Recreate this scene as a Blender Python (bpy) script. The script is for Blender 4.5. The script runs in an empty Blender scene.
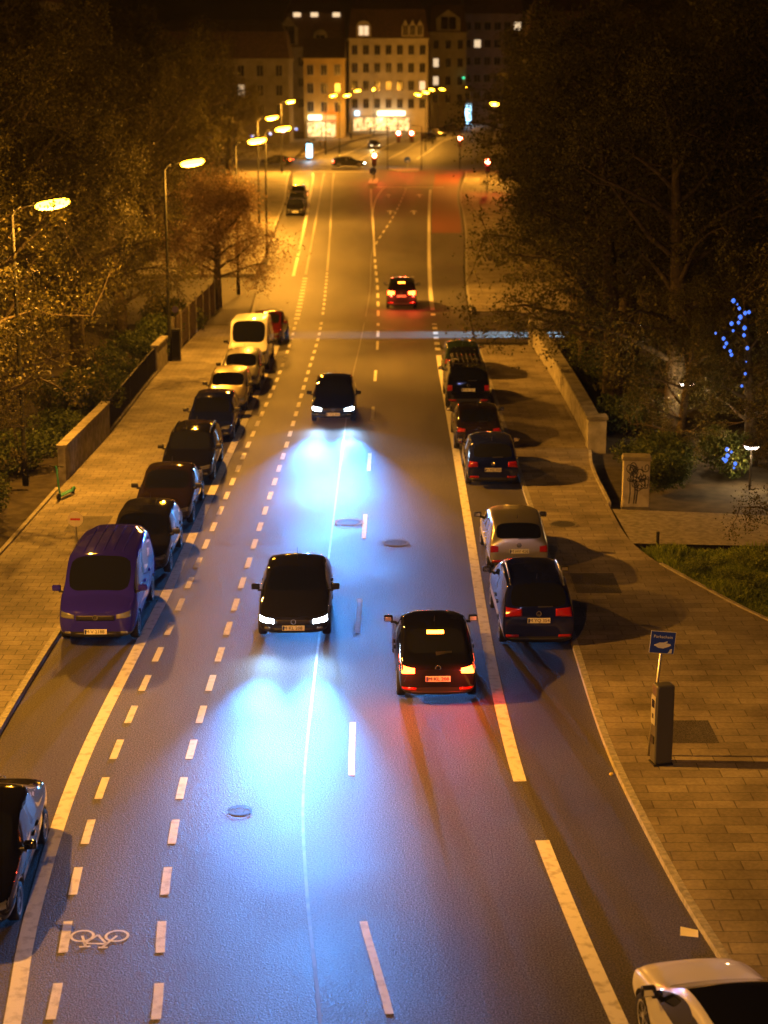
import bpy, bmesh, math, random
from mathutils import Vector, Matrix
from mathutils.bvhtree import BVHTree
R = math.radians
PI = math.pi
rnd = random.Random(7)
sc = bpy.context.scene
COL = sc.collection

# ------------------------------------------------------------------ materials
MATS = {}
def principled(name, color, rough=0.6, metal=0.0, spec=0.5, coat=0.0, emit=None, estr=0.0):
    m = bpy.data.materials.new(name)
    m.use_nodes = True
    b = m.node_tree.nodes['Principled BSDF']
    b.inputs['Base Color'].default_value = (*color, 1)
    b.inputs['Roughness'].default_value = rough
    b.inputs['Metallic'].default_value = metal
    b.inputs['Specular IOR Level'].default_value = spec
    b.inputs['Coat Weight'].default_value = coat
    b.inputs['Coat Roughness'].default_value = 0.04
    if emit:
        b.inputs['Emission Color'].default_value = (*emit, 1)
        b.inputs['Emission Strength'].default_value = estr
    MATS[name] = m
    return m

def noisy(name, c1, c2, scale=3.0, rough=0.8, detail=6.0, bump=0.0, bscale=None, spec=0.4, rough2=None, stops=(0.35, 0.65)):
    m = principled(name, c1, rough, spec=spec)
    nt = m.node_tree; N = nt.nodes; L = nt.links
    b = N['Principled BSDF']
    tc = N.new('ShaderNodeTexCoord')
    n = N.new('ShaderNodeTexNoise'); n.inputs['Scale'].default_value = scale; n.inputs['Detail'].default_value = detail
    L.new(tc.outputs['Object'], n.inputs['Vector'])
    r = N.new('ShaderNodeValToRGB')
    r.color_ramp.elements[0].position = stops[0]; r.color_ramp.elements[0].color = (*c1, 1)
    r.color_ramp.elements[1].position = stops[1]; r.color_ramp.elements[1].color = (*c2, 1)
    L.new(n.outputs['Fac'], r.inputs['Fac']); L.new(r.outputs['Color'], b.inputs['Base Color'])
    if rough2 is not None:
        mr = N.new('ShaderNodeMapRange'); mr.inputs['To Min'].default_value = rough; mr.inputs['To Max'].default_value = rough2
        L.new(n.outputs['Fac'], mr.inputs['Value']); L.new(mr.outputs['Result'], b.inputs['Roughness'])
    if bump:
        n2 = N.new('ShaderNodeTexNoise'); n2.inputs['Scale'].default_value = bscale or scale * 6; n2.inputs['Detail'].default_value = 4
        L.new(tc.outputs['Object'], n2.inputs['Vector'])
        bp = N.new('ShaderNodeBump'); bp.inputs['Strength'].default_value = bump; bp.inputs['Distance'].default_value = 0.02
        L.new(n2.outputs['Fac'], bp.inputs['Height']); L.new(bp.outputs['Normal'], b.inputs['Normal'])
    return m

def asphalt(name, dark, light, rough, tar):
    """worn asphalt: fine aggregate speckle, broad wear, tar-dark wheel patches"""
    m = principled(name, dark, rough, spec=0.3)
    nt = m.node_tree; N = nt.nodes; L = nt.links; b = N['Principled BSDF']
    tc = N.new('ShaderNodeTexCoord')
    v = N.new('ShaderNodeTexVoronoi'); v.inputs['Scale'].default_value = 38
    n1 = N.new('ShaderNodeTexNoise'); n1.inputs['Scale'].default_value = 34; n1.inputs['Detail'].default_value = 5
    mp = N.new('ShaderNodeMapping'); mp.inputs['Scale'].default_value = (0.9, 0.12, 1)
    n2 = N.new('ShaderNodeTexNoise'); n2.inputs['Scale'].default_value = 0.8; n2.inputs['Detail'].default_value = 5
    n3 = N.new('ShaderNodeTexNoise'); n3.inputs['Scale'].default_value = 0.35; n3.inputs['Detail'].default_value = 6
    for q in (v, n1, n3): L.new(tc.outputs['Object'], q.inputs['Vector'])
    L.new(tc.outputs['Object'], mp.inputs['Vector']); L.new(mp.outputs['Vector'], n2.inputs['Vector'])
    r = N.new('ShaderNodeValToRGB')
    r.color_ramp.elements[0].position = 0.38; r.color_ramp.elements[0].color = (*dark, 1)
    r.color_ramp.elements[1].position = 0.66; r.color_ramp.elements[1].color = (*light, 1)
    L.new(n1.outputs['Fac'], r.inputs['Fac'])
    mx = N.new('ShaderNodeMixRGB'); mx.blend_type = 'MULTIPLY'; mx.inputs['Fac'].default_value = 1
    r2 = N.new('ShaderNodeValToRGB')
    r2.color_ramp.elements[0].position = 0.3; r2.color_ramp.elements[0].color = (tar, tar, tar, 1)
    r2.color_ramp.elements[1].position = 0.62; r2.color_ramp.elements[1].color = (1.1, 1.1, 1.1, 1)
    ad = N.new('ShaderNodeMath'); ad.operation = 'ADD'
    hf = N.new('ShaderNodeMath'); hf.operation = 'MULTIPLY'; hf.inputs[1].default_value = 0.5
    L.new(n2.outputs['Fac'], ad.inputs[0]); L.new(n3.outputs['Fac'], ad.inputs[1]); L.new(ad.outputs[0], hf.inputs[0])
    L.new(hf.outputs[0], r2.inputs['Fac'])
    L.new(r.outputs['Color'], mx.inputs['Color1']); L.new(r2.outputs['Color'], mx.inputs['Color2'])
    L.new(mx.outputs['Color'], b.inputs['Base Color'])
    mr = N.new('ShaderNodeMapRange'); mr.inputs['To Min'].default_value = rough - 0.1; mr.inputs['To Max'].default_value = rough + 0.12
    L.new(n3.outputs['Fac'], mr.inputs['Value']); L.new(mr.outputs['Result'], b.inputs['Roughness'])
    bp = N.new('ShaderNodeBump'); bp.inputs['Strength'].default_value = 0.6; bp.inputs['Distance'].default_value = 0.009
    a2 = N.new('ShaderNodeMath'); a2.operation = 'ADD'
    L.new(v.outputs['Distance'], a2.inputs[0]); L.new(n1.outputs['Fac'], a2.inputs[1]); L.new(a2.outputs[0], bp.inputs['Height'])
    L.new(bp.outputs['Normal'], b.inputs['Normal'])
    return m

def paving(name, c1, c2, mortar, bw, bh, rot=0.0):
    m = principled(name, c1, 0.8, spec=0.35)
    nt = m.node_tree; N = nt.nodes; L = nt.links; b = N['Principled BSDF']
    tc = N.new('ShaderNodeTexCoord')
    mp = N.new('ShaderNodeMapping'); mp.inputs['Rotation'].default_value = (0, 0, rot)
    br = N.new('ShaderNodeTexBrick')
    br.inputs['Scale'].default_value = 1.0; br.inputs['Brick Width'].default_value = bw; br.inputs['Row Height'].default_value = bh
    br.inputs['Mortar Size'].default_value = 0.014; br.inputs['Mortar Smooth'].default_value = 0.3; br.inputs['Bias'].default_value = 0.0
    br.inputs['Color1'].default_value = (*c1, 1); br.inputs['Color2'].default_value = (*c2, 1); br.inputs['Mortar'].default_value = (*mortar, 1)
    n = N.new('ShaderNodeTexNoise'); n.inputs['Scale'].default_value = 0.55; n.inputs['Detail'].default_value = 7
    n2 = N.new('ShaderNodeTexNoise'); n2.inputs['Scale'].default_value = 14; n2.inputs['Detail'].default_value = 4
    L.new(tc.outputs['Object'], mp.inputs['Vector']); L.new(mp.outputs['Vector'], br.inputs['Vector'])
    L.new(tc.outputs['Object'], n.inputs['Vector']); L.new(tc.outputs['Object'], n2.inputs['Vector'])
    rr = N.new('ShaderNodeValToRGB')
    rr.color_ramp.elements[0].position = 0.3; rr.color_ramp.elements[0].color = (0.5, 0.48, 0.46, 1)
    rr.color_ramp.elements[1].position = 0.66; rr.color_ramp.elements[1].color = (1.15, 1.13, 1.1, 1)
    L.new(n.outputs['Fac'], rr.inputs['Fac'])
    mx = N.new('ShaderNodeMixRGB'); mx.blend_type = 'MULTIPLY'; mx.inputs['Fac'].default_value = 1
    L.new(br.outputs['Color'], mx.inputs['Color1']); L.new(rr.outputs['Color'], mx.inputs['Color2'])
    r3 = N.new('ShaderNodeValToRGB')
    r3.color_ramp.elements[0].position = 0.3; r3.color_ramp.elements[0].color = (0.8, 0.8, 0.8, 1)
    r3.color_ramp.elements[1].position = 0.7; r3.color_ramp.elements[1].color = (1.1, 1.1, 1.1, 1)
    L.new(n2.outputs['Fac'], r3.inputs['Fac'])
    m2 = N.new('ShaderNodeMixRGB'); m2.blend_type = 'MULTIPLY'; m2.inputs['Fac'].default_value = 1
    L.new(mx.outputs['Color'], m2.inputs['Color1']); L.new(r3.outputs['Color'], m2.inputs['Color2'])
    L.new(m2.outputs['Color'], b.inputs['Base Color'])
    bp = N.new('ShaderNodeBump'); bp.inputs['Strength'].default_value = 0.5; bp.inputs['Distance'].default_value = 0.01; bp.invert = True
    L.new(br.outputs['Fac'], bp.inputs['Height']); L.new(bp.outputs['Normal'], b.inputs['Normal'])
    return m

def leafmat(name, ramp, transl=0.35):
    m = bpy.data.materials.new(name); m.use_nodes = True
    nt = m.node_tree; N = nt.nodes; L = nt.links
    b = N['Principled BSDF']; b.inputs['Roughness'].default_value = 0.6; b.inputs['Specular IOR Level'].default_value = 0.3
    g = N.new('ShaderNodeNewGeometry'); r = N.new('ShaderNodeValToRGB')
    cr = r.color_ramp
    for i, (p, c) in enumerate(ramp):
        e = cr.elements[i] if i < 2 else cr.elements.new(p)
        e.position = p; e.color = (*c, 1)
    L.new(g.outputs['Random Per Island'], r.inputs['Fac']); L.new(r.outputs['Color'], b.inputs['Base Color'])
    t = N.new('ShaderNodeBsdfTranslucent'); L.new(r.outputs['Color'], t.inputs['Color'])
    mx = N.new('ShaderNodeMixShader'); mx.inputs[0].default_value = transl
    L.new(b.outputs[0], mx.inputs[1]); L.new(t.outputs[0], mx.inputs[2])
    L.new(mx.outputs[0], N['Material Output'].inputs['Surface'])
    MATS[name] = m
    return m

M_ASPH = asphalt('asphalt', (0.026, 0.025, 0.025), (0.17, 0.165, 0.16), 0.6, 0.6)
M_ASPH_P = asphalt('asphalt_parking', (0.03, 0.028, 0.026), (0.12, 0.11, 0.1), 0.68, 0.62)
M_ASPH_R = asphalt('asphalt_repair', (0.03, 0.029, 0.028), (0.2, 0.19, 0.18), 0.66, 0.8)
M_PAVE_R = paving('paving_slabs', (0.27, 0.245, 0.21), (0.19, 0.17, 0.145), (0.115, 0.105, 0.09), 0.78, 0.37)
M_PAVE_L = paving('paving_small', (0.27, 0.25, 0.22), (0.2, 0.19, 0.165), (0.1, 0.095, 0.085), 0.5, 0.35)
M_KERB = noisy('granite_kerb', (0.2, 0.2, 0.2), (0.36, 0.35, 0.34), 9, 0.7, bump=0.2)
M_PAINT = noisy('road_paint', (0.42, 0.41, 0.39), (0.72, 0.71, 0.68), 5, 0.6, 8, bump=0.2, bscale=30, stops=(0.3, 0.5))
M_PAINTOLD = noisy('worn_paint', (0.16, 0.155, 0.15), (0.5, 0.49, 0.46), 7, 0.65, 8, stops=(0.36, 0.6))
M_SEAM = noisy('tar_seam', (0.1, 0.1, 0.098), (0.2, 0.2, 0.19), 4, 0.42)
M_SOIL = noisy('soil', (0.02, 0.016, 0.011), (0.05, 0.042, 0.028), 2.2, 0.95, 8, bump=0.6, bscale=9)
M_GRAVEL = noisy('path_gravel', (0.13, 0.12, 0.1), (0.24, 0.22, 0.19), 6, 0.9, 8, bump=0.5, bscale=40)
M_REDLANE = noisy('red_cycle_surface', (0.16, 0.05, 0.035), (0.2, 0.07, 0.05), 4, 0.7)
M_CONC = noisy('concrete', (0.2, 0.19, 0.17), (0.34, 0.32, 0.29), 2.5, 0.85, 8, bump=0.3, bscale=18)
M_CONCD = noisy('concrete_dirty', (0.09, 0.085, 0.075), (0.2, 0.185, 0.16), 2.0, 0.9, 8, bump=0.3, bscale=18)
M_STONE = noisy('stone', (0.16, 0.145, 0.12), (0.3, 0.28, 0.24), 3.5, 0.85, 8, bump=0.6, bscale=10)
M_IRON = principled('dark_iron', (0.02, 0.02, 0.021), 0.65, 0.0, spec=0.3)
M_POLE = noisy('painted_pole', (0.008, 0.009, 0.008), (0.014, 0.014, 0.012), 6, 0.8, spec=0.2)
M_STEEL = principled('galvanised', (0.42, 0.42, 0.42), 0.42, 0.85)
M_BLACK = principled('black_plastic', (0.012, 0.012, 0.013), 0.45)
M_TRIM = principled('black_trim', (0.014, 0.014, 0.015), 0.5)
M_TYRE = noisy('tyre_rubber', (0.012, 0.012, 0.012), (0.028, 0.027, 0.026), 10, 0.85)
M_ALLOY = principled('alloy', (0.55, 0.55, 0.57), 0.28, 0.95)
M_GLASS = principled('car_glass', (0.008, 0.009, 0.011), 0.04, spec=0.6, coat=0.3)
M_CHROME = principled('chrome', (0.75, 0.75, 0.77), 0.12, 1.0)
M_LENS = principled('headlamp_lens', (0.30, 0.31, 0.33), 0.08, 0.6, coat=1.0)
M_TAIL = principled('tail_lens', (0.32, 0.01, 0.008), 0.12, coat=1.0)
M_PLATE = principled('plate_white', (0.72, 0.72, 0.7), 0.45)
M_PLATETXT = principled('plate_black', (0.01, 0.01, 0.012), 0.5)
M_EUBLUE = principled('plate_blue', (0.01, 0.03, 0.3), 0.5)
M_HEADLIT = principled('headlamp_lit', (0.8, 0.85, 0.9), 0.2, emit=(0.7, 0.86, 1.0), estr=70)
M_TAILLIT = principled('tail_lit', (0.4, 0.01, 0.0), 0.2, emit=(1.0, 0.09, 0.012), estr=26)
M_BRAKELIT = principled('brake_lit', (0.5, 0.05, 0.0), 0.2, emit=(1.0, 0.2, 0.012), estr=40)
M_SODIUM = principled('sodium_lens', (0.8, 0.7, 0.4), 0.3, emit=(1.0, 0.42, 0.012), estr=55)
M_REDSIG = principled('red_signal', (0.4, 0.01, 0.01), 0.3, emit=(1.0, 0.04, 0.018), estr=600)
M_OFFSIG = principled('dark_signal', (0.02, 0.02, 0.015), 0.3)
M_BARK = noisy('bark', (0.035, 0.028, 0.02), (0.09, 0.072, 0.05), 6, 0.95, 8, bump=0.8, bscale=16)
M_LEAF = leafmat('spring_leaves', [(0.0, (0.032, 0.034, 0.01)), (1.0, (0.12, 0.105, 0.032)), (0.5, (0.065, 0.06, 0.017))])
M_LEAFR = leafmat('lit_spring_leaves', [(0.0, (0.03, 0.032, 0.01)), (1.0, (0.125, 0.115, 0.032)), (0.5, (0.065, 0.065, 0.02))])  # right trees: lamp light put into a slightly brighter leaf colour
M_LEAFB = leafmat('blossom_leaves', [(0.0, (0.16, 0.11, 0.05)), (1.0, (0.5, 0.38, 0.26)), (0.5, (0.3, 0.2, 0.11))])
M_BUSH = leafmat('bush_leaves', [(0.0, (0.03, 0.05, 0.01)), (1.0, (0.1, 0.12, 0.025)), (0.5, (0.06, 0.085, 0.018))])
M_GRASS = leafmat('grass_blades', [(0.0, (0.1, 0.15, 0.012)), (1.0, (0.28, 0.34, 0.045)), (0.5, (0.18, 0.24, 0.022))])

# ------------------------------------------------------------------ mesh helpers
class MB:
    def __init__(self): self.v = []; self.f = []; self.m = []
    def add(self, verts, faces, mi=0):
        b = len(self.v); self.v += [tuple(p) for p in verts]
        for f in faces: self.f.append(tuple(b + i for i in f)); self.m.append(mi)
        return self
    def box(self, x0, x1, y0, y1, z0, z1, mi=0, M=None):
        vs = [Vector(p) for p in ((x0,y0,z0),(x1,y0,z0),(x1,y1,z0),(x0,y1,z0),(x0,y0,z1),(x1,y0,z1),(x1,y1,z1),(x0,y1,z1))]
        if M: vs = [M @ p for p in vs]
        return self.add(vs, [(0,3,2,1),(4,5,6,7),(0,1,5,4),(1,2,6,5),(2,3,7,6),(3,0,4,7)], mi)
    def tube(self, pts, rad, n=8, mi=0, caps=True):
        pts = [Vector(p) for p in pts]
        if not isinstance(rad, (list, tuple)): rad = [rad] * len(pts)
        rings = []; up = Vector((0.13, 0.21, 0.97)).normalized(); vs = []
        for i, p in enumerate(pts):
            d = (pts[min(i+1, len(pts)-1)] - pts[max(i-1, 0)])
            if d.length < 1e-9: d = Vector((0,0,1))
            d.normalize()
            a = d.cross(up)
            if a.length < 0.05: a = d.cross(Vector((1,0,0)))
            a.normalize(); b = d.cross(a)
            for k in range(n):
                t = 2*PI*k/n
                vs.append(p + (a*math.cos(t) + b*math.sin(t)) * rad[i])
        fs = []
        for i in range(len(pts)-1):
            for k in range(n):
                fs.append((i*n+k, i*n+(k+1)%n, (i+1)*n+(k+1)%n, (i+1)*n+k))
        if caps:
            fs.append(tuple(range(n-1, -1, -1))); fs.append(tuple((len(pts)-1)*n+k for k in range(n)))
        return self.add(vs, fs, mi)
    def lathe(self, prof, n=20, mi=0, M=None):
        """prof: (r, h) about local z"""
        vs = []; fs = []
        for r, h in prof:
            for k in range(n):
                t = 2*PI*k/n; p = Vector((r*math.cos(t), r*math.sin(t), h)); vs.append(M @ p if M else p)
        for i in range(len(prof)-1):
            for k in range(n):
                fs.append((i*n+k, i*n+(k+1)%n, (i+1)*n+(k+1)%n, (i+1)*n+k))
        fs.append(tuple(range(n-1, -1, -1))); fs.append(tuple((len(prof)-1)*n+k for k in range(n)))
        return self.add(vs, fs, mi)
    def prism(self, poly, z0, z1, mi=0, M=None):
        n = len(poly)
        vs = [Vector((x, y, z0)) for x, y in poly] + [Vector((x, y, z1)) for x, y in poly]
        if M: vs = [M @ p for p in vs]
        fs = [tuple(range(n-1, -1, -1)), tuple(range(n, 2*n))] + [(i, (i+1)%n, n+(i+1)%n, n+i) for i in range(n)]
        return self.add(vs, fs, mi)
    def mesh(self, name, mats, smooth=False, fix=False):
        me = bpy.data.meshes.new(name); me.from_pydata(self.v, [], self.f)
        for m in (mats if isinstance(mats, (list, tuple)) else [mats]): me.materials.append(m)
        me.polygons.foreach_set('material_index', self.m)
        if fix:
            bm = bmesh.new(); bm.from_mesh(me); bmesh.ops.recalc_face_normals(bm, faces=bm.faces); bm.to_mesh(me); bm.free()
        if smooth: me.polygons.foreach_set('use_smooth', [True]*len(me.polygons))
        me.update()
        return me
    def build(self, name, mats, parent=None, smooth=False, loc=(0,0,0), fix=True):
        return link(name, self.mesh(name, mats, smooth, fix), parent, loc)

def link(name, me, parent=None, loc=(0,0,0)):
    o = bpy.data.objects.new(name, me); COL.objects.link(o); o.location = loc
    if parent: o.parent = parent
    return o
def empty(name, loc=(0,0,0), rz=0.0):
    o = bpy.data.objects.new(name, None); COL.objects.link(o); o.location = loc; o.rotation_euler = (0,0,rz); o.empty_display_size = 0.2
    return o
def tag(o, label=None, cat=None, group=None, kind=None):
    if label: o['label'] = label
    if cat: o['category'] = cat
    if group: o['group'] = group
    if kind: o['kind'] = kind
    return o
def copy_tree(o, parent=None):
    c = o.copy(); COL.objects.link(c)
    if parent: c.parent = parent
    for ch in list(o.children): copy_tree(ch, c)
    return c
def setmat(o, m, slot=0):
    o.material_slots[slot].link = 'OBJECT'; o.material_slots[slot].material = m
def bevel(me, w, seg=2):
    bm = bmesh.new(); bm.from_mesh(me)
    bmesh.ops.bevel(bm, geom=bm.edges[:], offset=w, segments=seg, affect='EDGES', profile=0.5)
    bm.to_mesh(me); bm.free(); return me

def interp(tab, y):
    """smooth (Catmull-Rom style) interpolation of x over y in a sorted table [(y, x), ...]"""
    if y <= tab[0][0]: return tab[0][1]
    if y >= tab[-1][0]: return tab[-1][1]
    for i in range(len(tab)-1):
        (y0, x0), (y1, x1) = tab[i], tab[i+1]
        if y0 <= y <= y1:
            xm = tab[i-1] if i > 0 else (y0-(y1-y0), x0)
            xp = tab[i+2] if i+2 < len(tab) else (y1+(y1-y0), x1)
            m0 = (x1-xm[1])/(y1-xm[0])*(y1-y0); m1 = (xp[1]-x0)/(xp[0]-y0)*(y1-y0)
            t = (y-y0)/(y1-y0)
            return (2*t**3-3*t**2+1)*x0+(t**3-2*t**2+t)*m0+(-2*t**3+3*t**2)*x1+(t**3-t**2)*m1

# ------------------------------------------------------------------ the street's lines (metres; camera above the origin, looking along +Y)
EDGE_L = [(8,-4.3),(16,-4.9),(22.9,-5.45),(25.7,-5.77),(29.9,-6.03),(34,-6.10),(40,-5.95),(45.2,-5.8),(57.4,-5.68),(72.6,-5.5),(92,-5.45),(120,-6.17),(150,-6.9),(186,-7.9),(225,-9.0),(240,-9.6)]
BIKE_L = [(8,-3.9),(16,-4.5),(23.5,-4.94),(25.6,-5.14),(27.6,-5.32),(29.6,-5.43),(31.7,-5.49),(35.7,-5.48),(41.6,-5.36),(51,-5.22),(64,-5.05),(80,-4.8),(95,-4.85),(120,-5.35),(186,-6.83),(240,-8.0)]
BIKE_R = [(8,-2.4),(16,-2.95),(23.5,-3.39),(25.6,-3.6),(27.5,-3.75),(29.6,-3.86),(31.7,-3.94),(35.7,-3.96),(41.6,-3.9),(51,-3.8),(64,-3.62),(80,-3.5),(92,-3.42),(108,-3.65),(150,-4.6),(198,-5.81),(240,-6.7)]
CENTRE = [(8,1.3),(16,0.6),(23,0.1),(24.6,-0.12),(26.3,-0.36),(29.5,-0.56),(33.7,-0.66),(42.5,-0.65),(51,-0.6),(60,-0.53),(75,-0.42),(92,-0.32),(110,-0.4),(128,-0.66),(160,-1.0),(196,-1.44),(240,-1.6)]
SEAM = [(8,-0.1),(16,-0.5),(23,-0.94),(27,-1.3),(31,-1.55),(37,-1.6),(58,-1.55),(77.5,-1.44),(88,-1.22),(110,-0.89),(128,-0.95),(144,-0.85),(170,-1.3)]
RLINE = [(8,5.2),(16,4.25),(22.9,3.46),(26,3.14),(29.3,2.86),(31.7,2.68),(36,2.56),(41,2.52),(53,2.6),(66,2.64),(82,2.66),(93,2.74),(113,2.98),(155,3.96),(198,5.14),(240,6.6)]
KERB_R = [(6,8.0),(12,7.0),(18,6.2),(24.7,5.27),(27.3,4.96),(32.3,4.6),(35.8,4.53),(46.8,4.6),(56,4.6),(87,4.65)]
KERB_L = [(6,-6.6),(16,-7.05),(22.9,-7.55),(30,-8.0),(34.4,-8.07),(39.3,-8.03),(45,-7.9),(57.4,-7.78),(72.6,-7.6),(94,-7.5)]
WALL_L = [(6,-12.0),(30,-11.6),(40,-11.2),(47.8,-10.94),(54.8,-10.75),(57.5,-10.67),(65.9,-10.4),(78,-10.3),(85.5,-10.05),(100,-9.55)]
EDGE_R = [(6,15),(30,14.2),(38,11.8),(41.8,9.65),(45.7,8.17),(49,7.3),(53,7.15),(59.5,7.21),(62.6,7.49),(76,7.55),(88,7.4)]

def strip(mb, tab, y0, y1, w, z, step=0.5, off=0.0, taper=0):
    n = max(1, int(math.ceil((y1-y0)/step))); vs = []; fs = []
    for i in range(n+1):
        y = y0+(y1-y0)*i/n; x = interp(tab, y)+off
        dx = (interp(tab, y+0.1)-interp(tab, y-0.1))/0.2; nx = 1/math.hypot(1, dx); ny = -dx*nx
        vs += [(x-nx*w/2, y-ny*w/2, z), (x+nx*w/2, y+ny*w/2, z)]
        if i: k = 2*i; fs.append((k-2, k-1, k+1, k))
    mb.add(vs, fs)
def between(mb, ta, tb, y0, y1, z, step=1.0, oa=0.0, ob=0.0):
    n = int(math.ceil((y1-y0)/step)); vs = []; fs = []
    for i in range(n+1):
        y = y0+(y1-y0)*i/n
        vs += [(interp(ta, y)+oa, y, z), (interp(tb, y)+ob, y, z)]
        if i: k = 2*i; fs.append((k-2, k-1, k+1, k))
    mb.add(vs, fs)
def structure(o): o['kind'] = 'structure'; return o

# ground, road, pavements -----------------------------------------------------
structure(MB().add([(-900,-60,-0.06),(900,-60,-0.06),(900,1500,-0.06),(-900,1500,-0.06)], [(0,1,2,3)]).build('ground', M_SOIL))
ROAD_L = [(-6,-6.0),(6,-6.6),(16,-7.05),(22.9,-7.55),(30,-8.0),(34.4,-8.07),(45,-7.9),(72.6,-7.6),(94,-7.5),(120,-8.4),(186,-10.3),(220,-11.3),(243,-12.5),(262,-13),(300,-9.5),(345,-5),(390,3),(450,13),(560,24)]
ROAD_R = [(-6,10),(6,8.0),(18,6.2),(24.7,5.27),(27.3,4.96),(32.3,4.6),(87,4.65),(113,5.2),(155,7.0),(198,8.4),(243,11),(262,13),(300,16),(345,19),(390,22.5),(450,27),(560,38)]
mb = MB(); between(mb, ROAD_L, ROAD_R, -6, 560, 0.0, 2.0)
structure(mb.build('road', M_ASPH))
mb = MB(); between(mb, KERB_L, EDGE_L, 6, 94, 0.0015, 1.0, ob=-0.12); structure(mb.build('parking_strip', M_ASPH_P))
mb = MB(); between(mb, RLINE, KERB_R, 6, 87, 0.0015, 1.0, oa=0.12); structure(mb.build('parking_strip', M_ASPH_P))
# cross street of the junction and the two side roads
structure(MB().add([(-160,244,0.004),(160,240,0.004),(160,268,0.004),(-160,272,0.004)], [(0,1,2,3)]).build('cross_street', M_ASPH))
structure(MB().add([(-60,95,0.006),(-7.6,95,0.006),(-8.3,117,0.006),(-60,117,0.006)], [(0,1,2,3)]).build('side_road', M_ASPH_P))
structure(MB().add([(4.7,88.5,0.006),(60,86.5,0.006),(60,97.5,0.006),(4.9,98.5,0.006)], [(0,1,2,3)]).build('side_road', M_ASPH_P))
def slab(name, ta, tb, y0, y1, mat, z=0.12):
    mb = MB(); n = int(y1-y0); vs = []; fs = []
    for i in range(n+1):
        y = y0+(y1-y0)*i/n; a = interp(ta, y); b = interp(tb, y)
        vs += [(a,y,z),(b,y,z),(a,y,-0.05),(b,y,-0.05)]
        if i:
            k = 4*i; fs += [(k-4,k-3,k+1,k),(k-2,k-4,k,k+2),(k-3,k-1,k+3,k+1)]
    fs += [(0,2,3,1), (4*n,4*n+1,4*n+3,4*n+2)]
    mb.add(vs, fs); return structure(mb.build(name, mat))
slab('pavement', WALL_L, KERB_L, 6, 94, M_PAVE_L)
slab('pavement', KERB_R, EDGE_R, 6, 87, M_PAVE_R)
PL2a = [(117,-17),(186,-17),(240,-21)]; PL2b = [(117,-8.7),(150,-9.4),(186,-10.4),(240,-12.6)]
slab('pavement', PL2a, PL2b, 118, 240, M_PAVE_L)
PR2a = [(99,4.95),(113,5.3),(155,7.1),(198,8.5),(240,11)]; PR2b = [(99,12),(198,14),(240,18)]
slab('pavement', PR2a, PR2b, 99, 239, M_PAVE_R)
structure(MB().box(-80,-13.5,273,352,-0.05,0.1).build('pavement', M_PAVE_L))
structure(MB().prism([(-13.5,273),(-10.5,300),(-6.5,345),(-2.5,371),(-2.5,380),(-14,352),(-14,273)], -0.05, 0.1).build('pavement', M_PAVE_L))
structure(MB().prism([(1.5,381.5),(13,440),(21,500),(8,500),(-7,395),(-7,381.5)], -0.05, 0.1).build('pavement', M_PAVE_L))
structure(MB().prism([(16,270),(24,390),(31,480),(60,480),(60,270)], -0.05, 0.1).build('pavement', M_PAVE_R))
# kerbs: granite stones, a few millimetres proud of the slabs
def kerb(tab, y0, y1, side, mat=M_KERB, w=0.14, h=0.125):
    mb = MB(); n = int((y1-y0)); 
    for i in range(n):
        a, b = y0+i+0.006, y0+i+0.994
        xa, xb = interp(tab, a), interp(tab, b); o0, o1 = (-0.004, w) if side > 0 else (-w, 0.004)
        vs = [(xa+o0,a,0.0),(xa+o1,a,0.0),(xb+o1,b,0.0),(xb+o0,b,0.0),(xa+o0,a,h),(xa+o1,a,h),(xb+o1,b,h),(xb+o0,b,h)]
        mb.add(vs, [(0,3,2,1),(4,5,6,7),(0,1,5,4),(1,2,6,5),(2,3,7,6),(3,0,4,7)])
    return structure(mb.build('kerb', mat))
kerb(KERB_R, 6, 87, 1); kerb(KERB_L, 6, 94, -1)
kerb([(118,-8.75),(150,-9.45),(186,-10.45),(240,-12.65)], 118, 240, -1); kerb(PR2a, 99, 239, 1)
kerb(WALL_L, 20, 56, -1, M_CONC, 0.12, 0.19)
kerb([(38,11.8),(41.8,9.65),(45.7,8.17),(47.5,7.6)], 30, 47, 1, M_CONC, 0.10, 0.16)
kerb([(53.2,7.15),(59.5,7.21),(62.3,7.45)], 54, 62, 1, M_CONC, 0.10, 0.16)
structure(MB().add([(7.25,49.2,0.118),(16,48.6,0.1),(30,50.5,0.1),(30,53.2,0.1),(16,52.0,0.1),(7.2,53.3,0.118)], [(0,1,2,3,4,5)]).build('path', M_GRAVEL))

# road markings ---------------------------------------------------------------
Z = 0.0045
mb = MB(); strip(mb, EDGE_L, 6, 94, 0.26, Z, 1.0); strip(mb, EDGE_L, 118, 238, 0.22, Z, 2.0)
structure(mb.build('edge_line', M_PAINT))
mb = MB()
def dashes(mb, tab, y0, y1, period, length, w, off=0.0):
    y = y0
    while y < y1: strip(mb, tab, y, y+length, w, Z, 0.5, off); y += period
dashes(mb, BIKE_L, 7.05, 96, 2.0, 1.05, 0.15); dashes(mb, BIKE_R, 7.05, 120, 2.0, 1.05, 0.15)
dashes(mb, BIKE_L, 97.05, 117, 1.6, 0.8, 0.3)
structure(mb.build('bicycle_lane_dashes', M_PAINT))
mb = MB(); strip(mb, BIKE_L, 119, 238, 0.14, Z, 2.0); strip(mb, BIKE_R, 121, 238, 0.14, Z, 2.0)
structure(mb.build('bicycle_lane_line', M_PAINTOLD))
mb = MB(); dashes(mb, CENTRE, 14.2, 88, 9.0, 2.9, 0.13)
dashes(mb, CENTRE, 90.5, 130, 4.0, 2.3, 0.16); strip(mb, CENTRE, 131, 206, 0.15, Z, 2.0)
structure(mb.build('centre_dashes', M_PAINT))
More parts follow.
